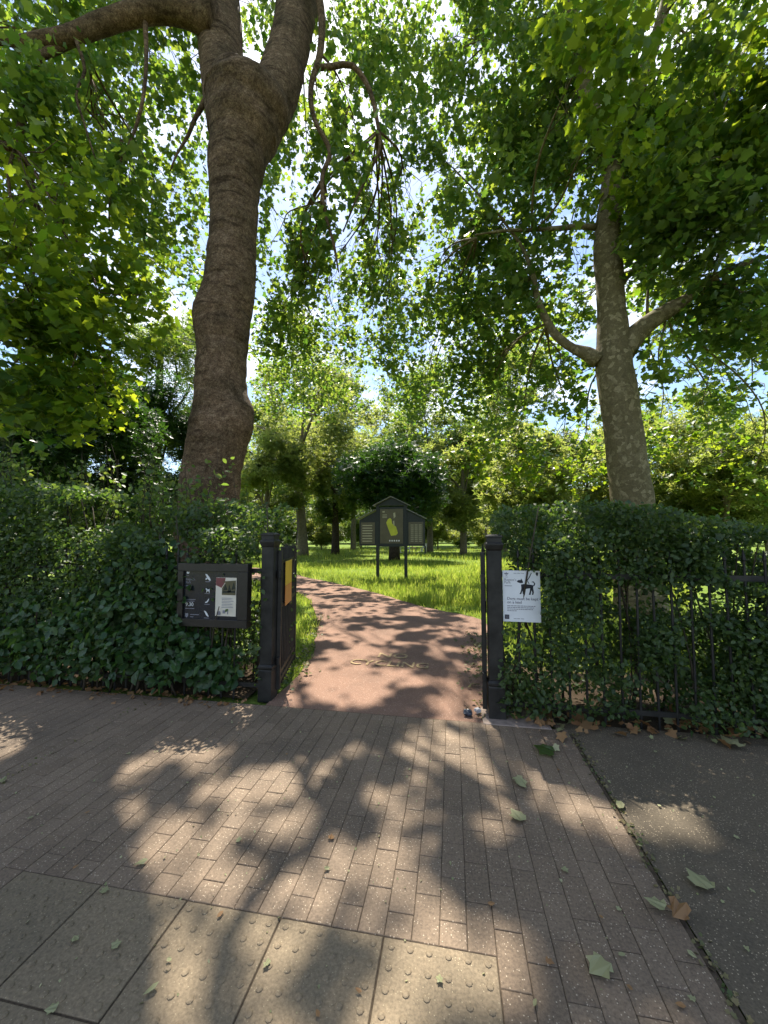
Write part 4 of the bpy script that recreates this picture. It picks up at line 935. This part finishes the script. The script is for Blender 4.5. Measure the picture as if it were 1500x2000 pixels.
tag(go, 'long sunlit meadow grass covering the lawn', 'grass', kind='stuff')

# ------------------------------------------------------------------ far things beyond the lawn
def cafe_table(loc, label):
    t = empty('garden_table', loc); m = MB().stack([(.42, .70), (.44, .72), (.44, .74)], 14); m.build('table_top', M['whitepaint'], t)
    MB().stack([(.03, .04), (.03, .70)], 8).build('stem', M['whitepaint'], t); MB().stack([(.28, 0), (.25, .03), (.04, .05)], 10).build('foot', M['whitepaint'], t)
    tag(t, label, 'table', 'tables on the far lawn')
def chair(loc, rz, label, mat):
    t = empty('garden_chair', loc, rz)
    MB().box(-.22, .22, -.21, .21, .43, .46).build('seat', mat, t); MB().box(-.22, .22, .19, .22, .52, .90).build('backrest', mat, t)
    for sx in (-.2, .2):
        MB().box(sx - .018, sx + .018, -.2, -.165, 0, .43).build('leg', mat, t); MB().box(sx - .018, sx + .018, .188, .224, 0, .52).build('leg', mat, t)
    tag(t, label, 'chair', 'chairs on the far lawn')
for i, (px, d) in enumerate([(782, 40), (822, 42)]):
    g_ = gpt(px, d); cafe_table(g_, ['small white table on the far lawn between the map board posts', 'small white table on the far lawn under the right board panel'][i])
    for k in range(3):
        a_ = k * 2.1 + i; chair(g_ + Vector((.75 * math.cos(a_), .75 * math.sin(a_), 0)), a_ - math.pi / 2, ['small garden chair at the table between the map board posts', 'small garden chair at the table under the right board panel'][i], M['whitepaint'] if k % 2 == 0 else M['brickwall'])
for px, d, H_, lf, lab in [(470, 40, 5.0, 'leaf_far', 'far sunlit shrub beside the massive trunk'), (545, 48, 5.5, 'leaf_mid', 'far shrub left of the slim forked tree'), (628, 50, 5.0, 'leaf_far', 'far sunlit shrub between the forked tree and the map board'),
        (705, 56, 5.5, 'leaf_mid', 'far shrub showing just left of the map board'), (855, 50, 5.0, 'leaf_far', 'far sunlit shrub just right of the map board'), (905, 58, 6.0, 'leaf_mid', 'far shrub between the map board and the right gate post'), (960, 48, 5.5, 'leaf_far', 'far sunlit shrub behind the right gate post')]:
    far_tree('far_shrub', gpt(px, d), lab, 'shrub', H_, 2.9, 2.4, .08, M[lf], M['barkF'], 4200, .34, 10, flat=.9, thr=.42)
# ------------------------------------------------------------------ fallen leaves
def fallen(px, py, size, mat, label, rz, curl=.25, group=None, tpl=PLANE, name='fallen_leaf'):
    V, Fc = tpl; g_ = G(px, py); v = []
    kx = random.uniform(.62, 1.0)
    for x, y, z in V: v.append((x * size * kx + size * random.uniform(-.05, .05), (y - .5) * size, .004 + size * (curl * abs(x) * .5 + curl * .9 * (y - .5) ** 2 + .16 * random.random())))
    o = MB().add(v, Fc).build(name, mat, None, (g_.x, g_.y, .003)); o.rotation_euler = (R(random.uniform(-4, 4)), R(random.uniform(-4, 4)), rz)
    tag(o, label, 'leaf', group); return o
fallen(1325, 1797, .085, M['dry'], 'orange brown curled dry leaf on the right footway', 2.4, .9)
fallen(1278, 1775, .075, M['pale'], 'folded grey green leaf just left of the orange leaf', .9, .8)
fallen(1362, 1724, .105, M['pale'], 'large pale grey lobed leaf on the dark footway above the orange leaf', .4, .2)
fallen(1168, 1900, .085, M['pale'], 'pale lobed leaf with long stalk near the bottom right of the paving', 2.2, .3)
fallen(1060, 1470, .14, M['leaf_plane'], 'large fresh green plane leaf on the paving near the right post', 1.2, .2)
fallen(1018, 1535, .10, M['pale'], 'pale green plane leaf on the paving below the fresh green leaf', 3.6, .35)
fallen(1008, 1597, .09, M['pale'], 'pale plane leaf lying in the bright sun patch', .6, .3)
fallen(1424, 1456, .15, M['pale'], 'big pale leaf lying against the right railing', .2, .4)
fallen(295, 1940, .05, M['pale'], 'narrow yellow green leaf on the tactile paving near the bottom', 2.5, .5, None, OVAL)
fallen(146, 1838, .035, M['pale'], 'small pale triangular leaf scrap on the left tactile slabs', 1.0, .3)
fallen(98, 1978, .035, M['pale'], 'pale triangular leaf scrap at the bottom left corner', 2.0, .3)
fallen(275, 1690, .06, M['pale'], 'dull green leaf lying at the tactile paving edge', 2.2, .3, None, OVAL)
fallen(6, 1527, .06, M['pale'], 'pale leaf at the left edge of the picture', .5, .3)
fallen(1212, 1578, .075, M['pale'], 'pale leaf lying on the seam between paving and asphalt', 2.6, .5, None, OVAL)
GL = 'small leaf scraps on the paving'
sp = [(228, 1850), (148, 1697), (205, 1742), (465, 1645), (647, 1638), (366, 1531), (170, 1590), (430, 1790), (990, 1490), (1090, 1506), (1190, 1530), (1250, 1655), (1280, 1470), (1287, 1576), (1105, 1705), (1210, 1780), (1175, 1795), (1045, 1965), (1350, 1955), (1330, 1970), (1215, 1870), (1352, 1870), (800, 1505), (740, 1480), (560, 1475), (640, 1700), (880, 1690), (520, 1890), (700, 1940), (860, 1920), (620, 1985), (330, 1880), (60, 1600), (250, 1475), (1135, 1610), (1440, 1640), (1470, 1745), (1460, 1860), (1395, 1560), (1075, 1885), (1230, 1935), (960, 1770)]
for px, py in sp:
    fallen(px, py, random.uniform(.018, .034), M['pale'] if random.random() < .8 else M['dry'], 'tiny leaf scrap scattered on the paving or footway', random.uniform(0, 6.28), .4, GL, OVAL if random.random() < .6 else PLANE)
# heaped dry leaves under the hedges and crumbs along the seam: beyond counting
def litter(name, n, fn, size, mat, label):
    p = np.array([fn() for _ in range(n)]); nr = rand_unit(n) * .9; nr[:, 2] = 1; dr = rand_unit(n); dr[:, 2] *= .3
    o = link(name, leaf_mesh(name, p, nr, dr, size * (1 + .35 * rng.normal(size=n)).clip(.3, 1.8), PLANE), mat); tag(o, label, 'leaf litter', kind='stuff')
litter('leaf_litter', 230, lambda: (random.uniform(.5, 6), FY - .02 + abs(random.gauss(0, .16)) * random.choice((-.6, 1, 1)), random.uniform(.008, .05)), .07, M['dry'], 'brown dry leaves heaped along the foot of the right railing')
litter('leaf_litter', 90, lambda: (random.uniform(.5, 6), FY - .06 + abs(random.gauss(0, .15)) * random.choice((-.9, 1)), random.uniform(.005, .04)), .055, M['pale'], 'pale leaves mixed along the foot of the right railing')
litter('leaf_litter', 260, lambda: (random.uniform(-7, -1.9), FY - .05 - abs(random.gauss(0, .12)), random.uniform(.003, .02)), .04, M['dry'], 'crumbled leaves along the foot of the left hedge')
litter('leaf_crumbs', 300, lambda: (XR + random.gauss(0, .02), random.uniform(.9, 3.35) ** 1.0, random.uniform(.002, .006)), .014, M['verge'], 'leaf crumbs caught in the seam between paving and asphalt')
litter('leaf_crumbs', 140, lambda: (-2.85 + random.gauss(0, .03), random.uniform(1.4, 3.4), random.uniform(.002, .006)), .013, M['verge'], 'leaf crumbs along the left paving seam')
litter('leaf_crumbs', 500, lambda: (random.uniform(-2.8, 2.4), random.uniform(1.2, 3.5), .004), .008, M['pale'], 'tiny pale crumbs scattered over paving')
def verge_l():
    y = random.uniform(3.7, 7.5); return (-1.74 + random.gauss(0, .09) - .27 * max(0, y - 4.2), y, random.uniform(.0, .03))
def verge_r():
    y = random.uniform(3.5, 6.5); return (.34 + random.gauss(0, .12), y, random.uniform(.0, .03))
litter('leaf_litter', 240, verge_l, .034, M['verge'], 'fallen leaves along the left edge of the red path')
litter('leaf_litter', 300, verge_r, .034, M['verge'], 'fallen leaves along the right edge of the red path')
